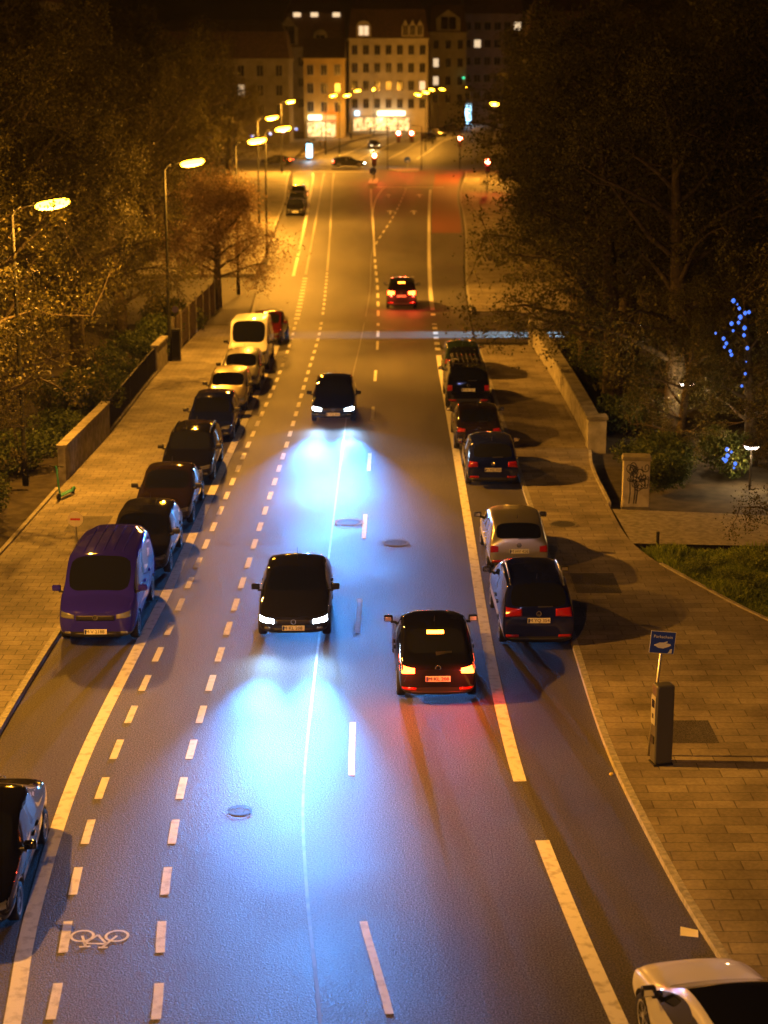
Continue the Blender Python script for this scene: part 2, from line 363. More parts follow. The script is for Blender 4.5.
mb = MB(); strip(mb, SEAM, 8, 168, 0.055, 0.0036, 0.8); structure(mb.build('road_seam', M_SEAM))
mb = MB(); strip(mb, RLINE, 6, 29.2, 0.26, Z, 0.8); strip(mb, RLINE, 31.9, 84.5, 0.26, Z, 1.0); strip(mb, RLINE, 101, 205, 0.25, Z, 2.0)
dashes(mb, RLINE, 86, 100, 1.8, 0.9, 0.26)
structure(mb.build('edge_line', M_PAINT))
# lane split before the junction, arrows, red cycle surface
mb = MB(); T2 = [(140,-0.65),(150,-0.1),(162,0.6),(180,1.5),(210,2.6)]
dashes(mb, T2, 140, 206, 5.0, 2.6, 0.14); strip(mb, [(168,-1.1),(188,-0.9),(205,-0.2),(212,0.4)], 170, 210, 0.12, Z, 2.0)
T3 = [(215,-10),(300,-6),(345,-1),(420,9)]
for o_ in (0, 4.2, 8.6, 13): strip(mb, [(272,-8+o_),(300,-5.5+o_),(345,-1.5+o_),(400,6+o_)], 274, 396, 0.16, Z, 4.0)
mb.add([(-12,241.2,Z),(-2,241,Z),(-2,241.6,Z),(-12,241.8,Z)], [(0,1,2,3)])
mb.add([(-1.2,209,Z),(7,208.6,Z),(7,209.2,Z),(-1.2,209.6,Z)], [(0,1,2,3)])
for ax, ay in ((0.6,172),(2.9,172),(0.5,195),(3.9,195)):
    mb.add([(ax-0.08,ay-2.5,Z),(ax+0.08,ay-2.5,Z),(ax+0.08,ay+0.8,Z),(ax-0.08,ay+0.8,Z)], [(0,1,2,3)])
    mb.add([(ax-0.45,ay+0.8,Z),(ax+0.45,ay+0.8,Z),(ax,ay+2.6,Z)], [(0,1,2)])
structure(mb.build('junction_markings', M_PAINT))
mb = MB(); between(mb, RLINE, ROAD_R, 150, 236, 0.004, 2.0, oa=0.25, ob=-0.2); structure(mb.build('cycle_track', M_REDLANE))
mb = MB()
mb.add([(-1.3,60.5,0.0028),(2.2,60.2,0.0028),(2.2,63.4,0.0028),(-1.3,63.7,0.0028)], [(0,1,2,3)])
mb.add([(-5.1,49.5,0.0028),(-3.0,49.6,0.0028),(-3.1,51.4,0.0028),(-5.1,51.3,0.0028)], [(0,1,2,3)]); mb.add([(-4.6,96,0.0075),(4.4,95.2,0.0075),(4.5,97.6,0.0075),(-4.7,98.6,0.0075)], [(0,1,2,3)])
mb.add([(-3.2,120,0.0028),(3.0,119.4,0.0028),(3.2,127,0.0028),(-3.5,128,0.0028)], [(0,1,2,3)])
structure(mb.build('asphalt_patch', M_ASPH_R))
mb = MB(); mb.add([(5.9,33.6,0.124),(6.9,33.6,0.124),(6.9,34.9,0.124),(5.9,34.9,0.124)], [(0,1,2,3)]); mb.add([(7.4,28.2,0.124),(9.2,28.0,0.124),(9.2,29.2,0.124),(7.4,29.4,0.124)], [(0,1,2,3)]); mb.add([(5.1,44.2,0.124),(6.3,44.2,0.124),(6.3,46.1,0.124),(5.1,46.1,0.124)], [(0,1,2,3)]); mb.add([(-9.6,50.5,0.124),(-8.4,50.5,0.124),(-8.4,52.4,0.124),(-9.6,52.4,0.124)], [(0,1,2,3)])
structure(mb.build('pavement_patch', M_ASPH_P))
# bicycle pictogram painted in the cycle lane (rides towards the camera bridge)
mb = MB()
def ring2(cx, cy, r, w, n=26, a0=0, a1=2*PI):
    vs = []; fs = []
    for k in range(n+1):
        t = a0+(a1-a0)*k/n; vs += [(cx+(r-w)*math.cos(t), cy+(r-w)*math.sin(t)*1.0, Z), (cx+r*math.cos(t), cy+r*math.sin(t)*1.0, Z)]
        if k: fs.append((2*k-2, 2*k-1, 2*k+1, 2*k))
    mb.add(vs, fs)
def bar(p, q, w=0.045):
    p = Vector((*p, Z+0.003)); q = Vector((*q, Z+0.003)); d = (q-p).normalized(); n = Vector((-d.y, d.x, 0))*w/2
    mb.add([p-n, q-n, q+n, p+n], [(0,1,2,3)])
bx, by = -4.6, 25.55
ring2(bx-0.27, by+0.05, 0.2, 0.045); ring2(bx+0.29, by+0.05, 0.2, 0.045)
bar((bx-0.27,by+0.05),(bx-0.16,by-0.3)); bar((bx-0.2,by-0.2),(bx+0.16,by-0.22)); bar((bx-0.02,by+0.08),(bx-0.19,by-0.2))
bar((bx-0.02,by+0.08),(bx+0.16,by-0.22)); bar((bx+0.29,by+0.05),(bx+0.16,by-0.22)); bar((bx+0.16,by-0.22),(bx+0.12,by-0.33)); bar((bx+0.05,by-0.34),(bx+0.2,by-0.34)); bar((bx-0.26,by-0.32),(bx-0.08,by-0.3))
structure(mb.build('bicycle_symbol', M_PAINT))

# ------------------------------------------------------------------ cars
T_PAINT, T_TRIM, T_WS, T_RW, T_SWF, T_SWR, T_DF, T_DR, T_BON, T_ROOF = range(10)
DUMMY = [bpy.data.materials.new('slot_%d' % i) for i in range(24)]
# tag index = base; right side adds 10 for the side parts
def make_body(S):
    L, W, H = S['L'], S['W']/2, S['H']
    hl, z0, z1, wsl, belt = S['hood'], S['z0'], S['z1'], S['ws'], S['belt']
    rw, deck, dz = S['rw'], S.get('deck', 0), S.get('dz', belt+0.06)
    wt = W*S.get('tumble', 0.80); zb = S.get('zb', 0.22)
    F = L/2
    yc = F-hl; yr = yc-wsl; yb = -F+deck+0.06; yrr = yb+rw
    ybp = yr-(yr-yrr)*S.get('bp', 0.36); ycp = yr-(yr-yrr)*S.get('cp', 0.80)
    st = []
    def add(y, zb_, zbelt, ztop, w, wtop, crown, name): st.append((name, y, zb_, zbelt, ztop, w, wtop, crown))
    add(F, zb+0.10, z0-0.13, z0-0.08, W*0.80, W*0.66, 0.02, 'nose')
    add(F-0.16, zb, z0-0.03, z0+0.015, W*0.945, W*0.80, 0.03, 'nose2')
    add(F-0.62, zb, z0+(z1-z0)*0.45, z0+(z1-z0)*0.45+0.05, W*0.99, W*0.84, 0.04, 'axle')
    add(yc, zb, belt-0.02, z1, W, W*0.86, 0.035, 'cowl')
    add(yr, zb, belt, H-0.05, W, wt, 0.05, 'roof_front')
    add(ybp+0.05, zb, belt+0.01, H-0.02, W, wt*1.01, 0.055, 'b1')
    add(ybp-0.05, zb, belt+0.01, H-0.02, W, wt*1.01, 0.055, 'b2')
    add(ycp, zb, belt+0.02, H-0.03, W, wt, 0.055, 'c')
    add(yrr, zb, belt+0.03, H-0.07, W*0.985, wt*0.965, 0.045, 'roof_rear')
    add(yb, zb, min(dz, belt+0.03), dz+0.03, W*0.955, W*(0.80 if deck else 0.83), 0.03, 'glass_base')
    if deck:
        add(-F+0.10, zb, dz-0.05, dz, W*0.93, W*0.78, 0.02, 'deck')
        add(-F, zb+0.12, dz-0.16, dz-0.12, W*0.85, W*0.70, 0.01, 'tail')
    else:
        add(-F+0.02, zb+0.02, belt-0.12, dz-0.12, W*0.94, W*0.82, 0.02, 'tail1')
        add(-F-0.02, zb+0.08, 0.55, 0.64, W*0.91, W*0.8, 0.01, 'tail')
    mb = MB(); rings = []
    for (nm, y, zb_, zbelt, zt, w, wtop, cr) in st:
        half = [(0, zb_), (0.80*w, zb_), (0.965*w, zb_+0.12), (1.0*w, zb_+0.55*(zbelt-zb_)), (0.96*w, zbelt), (wtop, zt-0.045), (wtop-0.06, zt), (wtop*0.42, zt+cr*0.8), (0, zt+cr)]
        ring = half + [(-x, z) for x, z in half[-2:0:-1]]
        rings.append([(x, y, z) for x, z in ring])
    n = len(rings[0]); vs = [p for r in rings for p in r]; fs = []; ms = []
    glassC = S.get('cglass', False)
    for i in range(len(st)-1):
        a, b = st[i][0], st[i+1][0]
        for k in range(n):
            right = k < 8; c = k if right else n-1-k; add_ = 10 if right else 0
            t = T_PAINT
            if c <= 1: t = T_TRIM
            elif c in (2, 3):
                if a in ('cowl', 'roof_front', 'b1'): t = T_DF+add_
                elif a == 'b2' and S.get('doors', 4) == 4: t = T_DR+add_
                if a == 'cowl' and hl > 0.9 and False: t = T_PAINT
            elif c == 4:
                if a in ('cowl', 'roof_front'): t = T_SWF+add_
                elif a == 'b1': t = T_TRIM
                elif a == 'b2' and S.get('rearglass', True): t = T_SWR+add_
                elif a == 'c' and glassC: t = T_SWR+add_
            elif c in (6, 7):
                if a in ('nose2', 'axle'): t = T_BON
                elif a == 'cowl': t = T_WS
                elif a in ('roof_front', 'b1', 'b2', 'c'): t = T_ROOF
                elif a == 'roof_rear' and S.get('rearwin', True): t = T_RW
            elif c == 5 and a in ('nose2', 'axle'): t = T_BON
            fs.append((i*n+k, (i+1)*n+k, (i+1)*n+(k+1) % n, i*n+(k+1) % n)); ms.append(t)
    for e, off in ((0, 0), (len(st)-1, (len(st)-1)*n)):
        for k in range(8):
            q = [off+k, off+k+1, off+(n-k-1) % n, off+(n-k) % n]
            q = [v for j, v in enumerate(q) if v not in q[:j]]
            if e: q = q[::-1]
            fs.append(tuple(q)); ms.append(T_TRIM if k <= 1 else T_PAINT)
    me = bpy.data.meshes.new('body_cage'); me.from_pydata(vs, [], fs)
    for d in DUMMY: me.materials.append(d)
    me.polygons.foreach_set('material_index', ms)
    bm = bmesh.new(); bm.from_mesh(me); bmesh.ops.recalc_face_normals(bm, faces=bm.faces)
    cl = bm.edges.layers.float.new('crease_edge')
    for e in bm.edges:
        mi = {f.material_index for f in e.link_faces}
        if len(mi) > 1 and mi & {T_WS, T_RW, T_SWF, T_SWR, T_SWF+10, T_SWR+10}: e[cl] = 0.7
    bm.to_mesh(me); bm.free()
    o = bpy.data.objects.new('tmp_body', me); COL.objects.link(o)
    s = o.modifiers.new('s', 'SUBSURF'); s.levels = s.render_levels = 3 if S.get('fine') else 2
    wr = S.get('wr', 0.32); ax = (F-S.get('fo', 0.86), -F+S.get('ro', 0.84))
    cb = MB()
    for y in ax:
        cb.lathe([(wr+0.055, -2), (wr+0.055, 2)], 28, T_TRIM, Matrix.Translation((0, y, wr)) @ Matrix.Rotation(PI/2, 4, 'Y'))
    cm = cb.mesh('cutter', DUMMY, fix=True); co = bpy.data.objects.new('tmp_cut', cm); COL.objects.link(co)
    bo = o.modifiers.new('b', 'BOOLEAN'); bo.operation = 'DIFFERENCE'; bo.object = co; bo.solver = 'EXACT'
    dg = bpy.context.evaluated_depsgraph_get(); dg.update()
    res = bpy.data.meshes.new_from_object(o.evaluated_get(dg))
    bpy.data.objects.remove(o); bpy.data.objects.remove(co)
    return res, ax, wr

def split_mesh(res, keys, name, mats, keymap=None):
    idx = [p for p in res.polygons if p.material_index in keys]
    if not idx: return None
    vm = {}; vs = []; fs = []; ms = []
    for p in idx:
        f = []
        for v in p.vertices:
            if v not in vm: vm[v] = len(vs); vs.append(res.vertices[v].co.copy())
            f.append(vm[v])
        fs.append(f); ms.append(keys.index(p.material_index) if len(keys) > 1 else 0)
    me = bpy.data.meshes.new(name); me.from_pydata(vs, [], fs)
    for m in mats: me.materials.append(m)
    me.polygons.foreach_set('material_index', [min(x, len(mats)-1) for x in ms])
    me.polygons.foreach_set('use_smooth', [True]*len(fs)); me.update()
    return me

def patch(bvh, mode, quad, off=0.006, nx=8, nz=5, depth=0.03, far=4.0):
    """a lens or panel laid on the bodywork: quad = 4 corners (u, z) seen from that side; projected onto the body and given a rim"""
    d = {'front': Vector((0,-1,0)), 'rear': Vector((0,1,0)), 'left': Vector((1,0,0)), 'right': Vector((-1,0,0)), 'top': Vector((0,0,-1))}[mode]
    g = []; last = None
    for j in range(nz+1):
        for i in range(nx+1):
            u, v = i/nx, j/nz
            a = Vector(quad[0]).lerp(Vector(quad[1]), u); b = Vector(quad[3]).lerp(Vector(quad[2]), u); p = a.lerp(b, v)
            o = Vector((p.x, 0, p.y)) if mode in ('front', 'rear') else (Vector((0, p.x, p.y)) if mode != 'top' else Vector((p.x, p.y, 0)))
            hit, nrm, _, _ = bvh.ray_cast(o - d*far, d)
            if hit is None:
                hit, nrm, _, _ = bvh.find_nearest(o - d*(far*0.5)); q = Vector(o)
                k = 1 if mode in ('front', 'rear') else 0 if mode != 'top' else 2
                q[k] = hit[k]; hit = q
            g.append(hit - d*off)
    w = nx+1; mb = MB(); nb = len(g)
    border = [i for i in range(w)] + [j*w+nx for j in range(1, nz+1)] + [nz*w+i for i in range(nx-1, -1, -1)] + [j*w for j in range(nz-1, 0, -1)]
    fs = [(j*w+i, j*w+i+1, (j+1)*w+i+1, (j+1)*w+i) for j in range(nz) for i in range(nx)]
    vs = g + [g[b] + d*depth for b in border]
    for k in range(len(border)):
        k2 = (k+1) % len(border); fs.append((border[k], border[k2], nb+k2, nb+k))
    mb.add(vs, fs)
    return mb

def wheel_meshes(r, w=0.2):
    Mx = Matrix.Rotation(PI/2, 4, 'Y')
    t = MB(); t.lathe([(r*0.70, -w/2+0.02), (r*0.93, -w/2), (r, -w/2+0.035), (r, w/2-0.035), (r*0.93, w/2), (r*0.70, w/2-0.02)], 26, 0, Mx)
    tm = t.mesh('tyre', M_TYRE, True, True)
    q = MB()
    def ringp(r0, r1, h0, h1, n=26):
        vs = []; fs = []
        for k in range(n):
            a = 2*PI*k/n
            for rr, hh in ((r0, h0), (r1, h1)): vs.append(Mx @ Vector((rr*math.cos(a), rr*math.sin(a), hh)))
        for k in range(n): k2 = (k+1) % n; fs.append((2*k, 2*k+1, 2*k2+1, 2*k2))
        q.add(vs, fs)
    for s in (1, -1):
        ringp(r*0.62, r*0.715, s*(w/2-0.012), s*(w/2-0.004))
        for k in range(5):
            Mk = Mx @ Matrix.Rotation(2*PI*k/5, 4, 'Z')
            for da in (-0.17, 0.17):
                q.box(0.03, r*0.66, -0.02, 0.02, s*(w/2-0.05), s*(w/2-0.02), 0, Mk @ Matrix.Rotation(da, 4, 'Z'))
        q.lathe([(r*0.2, s*(w/2-0.055)), (r*0.16, s*(w/2-0.012))], 14, 0, Mx)
    q.lathe([(r*0.68, -0.05), (r*0.68, 0.05)], 22, 1, Mx)
    return tm, q.mesh('rim', [M_ALLOY, M_BLACK], False, True)

def text_mesh(txt, size, depth=0.004, mat=None, align='CENTER'):
    cu = bpy.data.curves.new('txt', 'FONT'); cu.body = txt; cu.size = size; cu.align_x = align; cu.align_y = 'CENTER'; cu.extrude = depth; cu.resolution_u = 2
    o = bpy.data.objects.new('tmp_txt', cu); COL.objects.link(o)
    dg = bpy.context.evaluated_depsgraph_get(); dg.update()
    me = bpy.data.meshes.new_from_object(o.evaluated_get(dg)); bpy.data.objects.remove(o)
    me.materials.clear(); me.materials.append(mat or M_PLATETXT)
    return me

class Proto: pass
def make_proto(S):
    P = Proto(); P.S = S
    res, ax, wr = make_body(S)
    bvh = BVHTree.FromPolygons([v.co.copy() for v in res.vertices], [tuple(p.vertices) for p in res.polygons])
    L, W, H = S['L'], S['W']/2, S['H']
    parts = []      # (name, mesh, material keys, parent index, location)
    def part(name, me, keys, par=-1, loc=(0,0,0), side=None):
        if me is None: return -1
        parts.append((name, me, keys, par, loc, side)); return len(parts)-1
    part('body', split_mesh(res, [T_PAINT, T_TRIM], 'body', [M_BLACK, M_TRIM]), ('paint', 'trim'))
    part('bonnet', split_mesh(res, [T_BON], 'bonnet', [M_BLACK]), ('paint',))
    part('roof', split_mesh(res, [T_ROOF], 'roof', [M_BLACK]), ('roof',))
    part('windscreen', split_mesh(res, [T_WS], 'windscreen', [M_GLASS]), ('glass',))
    part('rear_window', split_mesh(res, [T_RW], 'rear_window', [M_GLASS]), ('glass',))
    for s, add_ in ((-1, 0), (1, 10)):
        for key, nm in ((T_DF, 'door'), (T_DR, 'door')):
            d = part(nm, split_mesh(res, [key+add_], nm, [M_BLACK]), ('paint',))
            if d >= 0:
                ys = [v.co.y for v in parts[d][1].vertices]
                hy = min(ys)+0.16; hz = S['belt']-0.12
                h = patch(bvh, 'left' if s < 0 else 'right', [(hy-0.08, hz-0.018), (hy+0.1, hz-0.018), (hy+0.1, hz+0.018), (hy-0.08, hz+0.018)], 0.028, 4, 2, 0.04)
                part('handle', h.mesh('handle', M_BLACK, True, True), ('handle',), d)
        part('side_window', split_mesh(res, [T_SWF+add_], 'side_window', [M_GLASS]), ('glass',))
        part('side_window', split_mesh(res, [T_SWR+add_], 'side_window', [M_GLASS]), ('glass',))
    tm, rm = wheel_meshes(wr)
    for y in ax:
        for s in (-1, 1):
            w_ = part('wheel', tm, ('tyre',), -1, (s*(W-0.125), y, wr))
            part('rim', rm, ('rim', 'trim'), w_)
    # lamps
    fz = S.get('hz', S['z0']-0.16); hw = S.get('hw', 0.2)
    for s in (-1, 1):
        i0, i1 = s*W*S.get('h0', 0.52), s*W*0.90
        part('headlight', patch(bvh, 'front', [(i0, fz-0.055), (i1, fz-0.02), (i1, fz+hw*0.5), (i0, fz+hw*0.22)], 0.008, 8, 4, 0.05).mesh('headlight', M_LENS, True, True), ('head',))
        tz0, tz1 = S.get('tz', (0.74, 0.94)); ti = S.get('ti', 0.56)
        part('taillight', patch(bvh, 'rear', [(s*W*ti, tz0+0.02), (s*W*0.915, tz0), (s*W*0.915, tz1), (s*W*ti, tz1-0.03)], 0.010, 8, 5, 0.05).mesh('taillight', M_TAIL, True, True), ('tail',))
        part('reflector', patch(bvh, 'rear', [(s*W*0.52, 0.38), (s*W*0.86, 0.38), (s*W*0.86, 0.45), (s*W*0.52, 0.45)], 0.008, 5, 2, 0.03).mesh('reflector', M_TAIL, True, True), ('refl',))
        part('fog_lamp', patch(bvh, 'front', [(s*W*0.62, 0.36), (s*W*0.78, 0.36), (s*W*0.78, 0.43), (s*W*0.62, 0.43)], 0.008, 4, 2, 0.03).mesh('fog_lamp', M_LENS, True, True), ('lens',))
    gz = fz-0.02
    part('grille', patch(bvh, 'front', [(-W*0.48, gz-0.07), (W*0.48, gz-0.07), (W*0.48, gz+0.06), (-W*0.48, gz+0.06)], 0.006, 10, 3, 0.03).mesh('grille', M_BLACK, True, True), ('trim',))
    part('air_intake', patch(bvh, 'front', [(-W*0.55, 0.30), (W*0.55, 0.30), (W*0.5, 0.40), (-W*0.5, 0.40)], 0.006, 10, 2, 0.03).mesh('air_intake', M_BLACK, True, True), ('trim',))
    part('bumper_trim', patch(bvh, 'rear', [(-W*0.8, 0.3), (W*0.8, 0.3), (W*0.8, 0.36), (-W*0.8, 0.36)], 0.006, 10, 2, 0.03).mesh('bumper_trim', M_BLACK, True, True), ('trim',))
    # number plates (a front and a rear) with lettering
    def plate(mode, z, txt):
        d = 1 if mode == 'front' else -1
        hit, _, _, _ = bvh.ray_cast(Vector((0, d*6, z)), Vector((0, -d, 0)))
        y = (hit.y if hit else d*L/2) + d*0.02
        i = part('number_plate', MB().box(-0.27, 0.27, -0.012, 0.012, -0.06, 0.06).mesh('number_plate', M_PLATE), ('plate',), -1, (0, y, z))
        part('country_strip', MB().box(0.225*d, 0.26*d, d*0.0125, d*0.015, -0.052, 0.052).mesh('country_strip', M_EUBLUE, fix=True), ('eublue',), i)
        me = text_mesh(txt, 0.115, 0.0015)
        me.transform(Matrix.Translation((0.01, d*0.0155, 0)) @ (Matrix.Rotation(PI, 4, 'Z') if d > 0 else Matrix()) @ Matrix.Rotation(PI/2, 4, 'X'))
        part('lettering', me, ('platetxt',), i)
    P.plate_txt = S.get('plate', 'M YQ 354')
    plate('front', S.get('pf', 0.42), P.plate_txt); plate('rear', S.get('prz', 0.66), P.plate_txt)
    # badge: round emblem, front and rear
    for mode, z in (('front', gz+0.015), ('rear', S.get('bz', 0.86))):
        d = 1 if mode == 'front' else -1
        hit, _, _, _ = bvh.ray_cast(Vector((0, d*6, z)), Vector((0, -d, 0)))
        if hit:
            Mb = Matrix.Translation((0, hit.y+d*0.004, z)) @ Matrix.Rotation(-PI/2*d, 4, 'X')
            q = MB(); n = 20; r0, r1 = 0.05, 0.064; vs = []; fs = []
            for k in range(n):
                a = 2*PI*k/n
                for rr in (r0, r1): vs += [Mb @ Vector((rr*math.cos(a), rr*math.sin(a), 0)), Mb @ Vector((rr*math.cos(a), rr*math.sin(a), 0.014))]
            for k in range(n):
                b0, b1 = 4*k, 4*((k+1) % n); fs += [(b0+1, b0+3, b1+3, b1+1), (b0+2, b0+3, b1+3, b1+2), (b0, b0+1, b1+1, b1)]
            q.add(vs, fs)
            if S.get('vw'):
                sgn = -1 if d > 0 else 1   # up in the emblem's own frame
                for (xa, za, xb, zb_) in ((-0.03,0.038,-0.004,0.004),(0.03,0.038,0.004,0.004),(-0.043,0.012,-0.02,-0.04),(-0.02,-0.04,0,-0.006),(0,-0.006,0.02,-0.04),(0.02,-0.04,0.043,0.012)):
                    pa = Vector((xa, hit.y+d*0.012, z+za)); pb = Vector((xb, hit.y+d*0.012, z+zb_)); q.tube([pa, pb], 0.007, 5)
            part('badge', q.mesh('badge', M_CHROME, False, True), ('chrome',))
    # mirrors
    ymir = L/2-S['hood']-0.22; zm = S['belt']+0.07
    for s in (-1, 1):
        q = MB(); q.box(min(s*(W-0.02), s*(W+0.19)), max(s*(W-0.02), s*(W+0.19)), ymir-0.06, ymir+0.06, zm-0.03, zm+0.11)
        me = bevel(q.mesh('mirror', M_BLACK, False, True), 0.03, 3); me.polygons.foreach_set('use_smooth', [True]*len(me.polygons))
        i = part('mirror', me, ('mirror',))
        part('mirror_glass', MB().box(min(s*(W+0.015), s*(W+0.165)), max(s*(W+0.015), s*(W+0.165)), ymir-0.065, ymir-0.0615, zm-0.005, zm+0.09).mesh('mirror_glass', M_CHROME, False, True), ('chrome',), i)
        part('mirror_arm', MB().box(min(s*(W-0.10), s*(W+0.03)), max(s*(W-0.10), s*(W+0.03)), ymir-0.025, ymir+0.035, zm-0.07, zm-0.015).mesh('mirror_arm', M_BLACK, False, True), ('trim',), i)
    # wipers
    if S.get('rearwin', True):
        z = S['belt']+0.10
        part('rear_wiper', patch(bvh, 'rear', [(-0.02, z), (0.34, z+0.015), (0.34, z+0.035), (-0.02, z+0.03)], 0.018, 6, 1, 0.02).mesh('rear_wiper', M_BLACK, False, True), ('trim',))
    hits = [bvh.ray_cast(Vector((0, L/2-S['hood']-S['ws']*f_, 5)), Vector((0,0,-1)))[0] for f_ in (0.12,)]
    # brake light at the top of the rear window
    zt = H-0.10
    part('brake_light', patch(bvh, 'rear', [(-0.19, zt-0.02), (0.19, zt-0.02), (0.19, zt+0.028), (-0.19, zt+0.028)], 0.012, 5, 1, 0.05).mesh('brake_light', M_TAIL, False, True), ('brake',))
    # antenna
    hit = bvh.ray_cast(Vector((0, -L/2+S['rw']+S.get('deck', 0)+0.35, 5)), Vector((0,0,-1)))[0]
    if hit and not S.get('noaerial'):
        part('aerial', MB().tube([hit, hit+Vector((0,-0.1,0.16))], [0.012, 0.004], 5).mesh('aerial', M_BLACK), ('trim',))
    # roof rails / racks
    if S.get('rails'):
        yr = L/2-S['hood']-S['ws']-0.1; ye = -L/2+S['rw']+S.get('deck', 0)+0.15
        for s in (-1, 1):
            x = s*W*0.70; pts = []
            for k in range(9):
                y = yr+(ye-yr)*k/8; h = bvh.ray_cast(Vector((x, y, 5)), Vector((0,0,-1)))[0]
                pts.append(Vector((x, y, (h.z if h else H)+(0.005 if k in (0, 8) else 0.055))))
            part('roof_rail', MB().tube(pts, 0.022, 8).mesh('roof_rail', M_CHROME, True), ('rail',))
    if S.get('rack'):
        q = MB(); ztop = H+0.13; ya, yb_ = 0.55, -L/2+S['rw']+0.1
        for x in (-W*0.66, W*0.66): q.tube([(x, ya, ztop), (x, yb_, ztop)], 0.022, 6)
        for k in range(8):
            y = ya+(yb_-ya)*k/7; q.tube([(-W*0.66, y, ztop), (W*0.66, y, ztop)], 0.018, 6)
        for k in range(7):
            x = -W*0.6+W*1.2*k/6; q.tube([(x, ya, ztop+0.03), (x, yb_, ztop+0.03)], 0.015, 6)
        for x in (-W*0.66, W*0.66):
            for y in (ya-0.15, 0.0, yb_+0.15): q.tube([(x, y, ztop), (x, y, H-0.05)], 0.016, 6)
        part('roof_rack', q.mesh('roof_rack', M_STEEL), ('rail',))
    if S.get('ribs'):
        for k in range(5):
            x = -W*0.5+W*k*0.25; ya, yb_ = L/2-S['hood']-S['ws']-0.35, -L/2+0.5; q = MB(); vs = []
            pts = []
            for j in range(8):
                y = ya+(yb_-ya)*j/7; h = bvh.ray_cast(Vector((x, y, 5)), Vector((0,0,-1)))[0]; pts.append(Vector((x, y, h.z+0.002)))
            part('roof_rib', MB().tube(pts, 0.02, 6).mesh('roof_rib', M_BLACK, True), ('paint',))
    P.parts = parts
    bpy.data.meshes.remove(res)
    return P

PAINTS = {}
def paint(name, c, metal=0.3, rough=0.32):
    if name not in PAINTS: PAINTS[name] = principled('paint_'+name, c, rough, metal if max(c) > 0.3 and min(c) > 0.2 else 0.0, spec=0.0 if max(c) < 0.45 and min(c) < 0.3 else 0.3, coat=1.0)
    return PAINTS[name]
def place_car(P, name, label, cat, x, y, heading, pnt, group=None, roof=None, lit=(), mirror=None, rail=None, z=0.006, hl=None):
    """heading 0: nose towards +Y (away from the camera bridge); 180: nose towards it"""
    root = empty(name, (x, y, z), R(heading)); tag(root, label, cat, group)
    tbl = {'paint': pnt, 'trim': M_TRIM, 'roof': roof or pnt, 'glass': M_GLASS, 'handle': pnt, 'tyre': M_TYRE, 'rim': M_ALLOY,
           'head': (hl or M_HEADLIT) if 'front' in lit else M_LENS, 'tail': M_TAILLIT if 'rear' in lit else M_TAIL, 'refl': M_TAIL, 'lens': M_LENS,
           'plate': M_PLATE, 'eublue': M_EUBLUE, 'platetxt': M_PLATETXT, 'chrome': M_CHROME, 'mirror': mirror or pnt, 'rail': rail or M_CHROME,
           'brake': M_BRAKELIT if 'brake' in lit else M_GLASS}
    objs = []
    for (nm, me, keys, par, loc, side) in P.parts:
        o = link(nm, me, objs[par] if par >= 0 else root, loc)
        for i, k in enumerate(keys):
            if i < len(o.material_slots): setmat(o, tbl[k], i)
        objs.append(o)
    return root

HATCH = make_proto(dict(L=4.25, W=1.79, H=1.47, hood=1.05, z0=0.76, z1=0.98, ws=0.72, belt=0.95, rw=0.48, vw=True, cp=0.84))
SALOON = make_proto(dict(L=4.6, W=1.82, H=1.43, hood=1.22, z0=0.74, z1=0.97, ws=0.80, belt=0.93, rw=0.75, deck=0.55, dz=0.98, cp=0.86, tz=(0.76, 0.92), bz=0.9, plate='M KL 208'))
ESTATE = make_proto(dict(L=4.6, W=1.82, H=1.48, hood=1.15, z0=0.75, z1=0.97, ws=0.76, belt=0.94, rw=0.42, cglass=True, cp=0.70, rails=True, plate='M TS 917'))
MPV = make_proto(dict(L=4.45, W=1.83, H=1.64, hood=0.85, z0=0.82, z1=1.07, ws=0.95, belt=1.0, rw=0.36, cglass=True, cp=0.66, bp=0.34, rails=True, tz=(0.88, 1.10), ti=0.44, prz=0.80, bz=0.96, vw=True, plate='M YQ 354', fine=True))
SUV = make_proto(dict(L=4.6, W=1.88, H=1.74, hood=1.1, z0=0.95, z1=1.15, ws=0.70, belt=1.1, rw=0.3, cglass=True, cp=0.70, rack=True, wr=0.36, zb=0.30, tz=(0.80, 1.05), ti=0.7, prz=0.85, bz=1.02, plate='M RE 661'))
GOLF = make_proto(dict(L=4.1, W=1.72, H=1.43, hood=1.05, z0=0.74, z1=0.95, ws=0.66, belt=0.92, rw=0.38, tz=(0.66, 0.86), ti=0.66, prz=0.70, bz=0.86, vw=True, tumble=0.83, plate='M HV 426'))
VAN = make_proto(dict(L=4.9, W=1.93, H=1.94, hood=0.70, z0=0.98, z1=1.22, ws=0.80, belt=1.16, rw=0.16, cglass=False, cp=0.62, bp=0.24, tumble=0.87, ribs=True, vw=True, hz=0.80, hw=0.26, wr=0.34, fo=0.92, ro=0.98, noaerial=True, tz=(0.9, 1.3), ti=0.82, pf=0.44, plate='M V 2188', fine=True))
PANELVAN = make_proto(dict(L=5.2, W=1.95, H=2.22, hood=0.75, z0=1.0, z1=1.25, ws=0.75, belt=1.2, rw=0.12, cp=0.5, bp=0.2, tumble=0.88, rearglass=False, rearwin=False, hz=0.85, hw=0.3, wr=0.34, fo=0.95, ro=1.05, noaerial=True, tz=(0.9, 1.4), ti=0.86, plate='M AC 73'))
COUPE = make_proto(dict(L=4.4, W=1.82, H=1.46, hood=1.22, z0=0.74, z1=0.98, ws=0.85, belt=0.95, rw=0.55, cp=0.85, bp=0.38, plate='M NB 115', fine=True, wr=0.33))

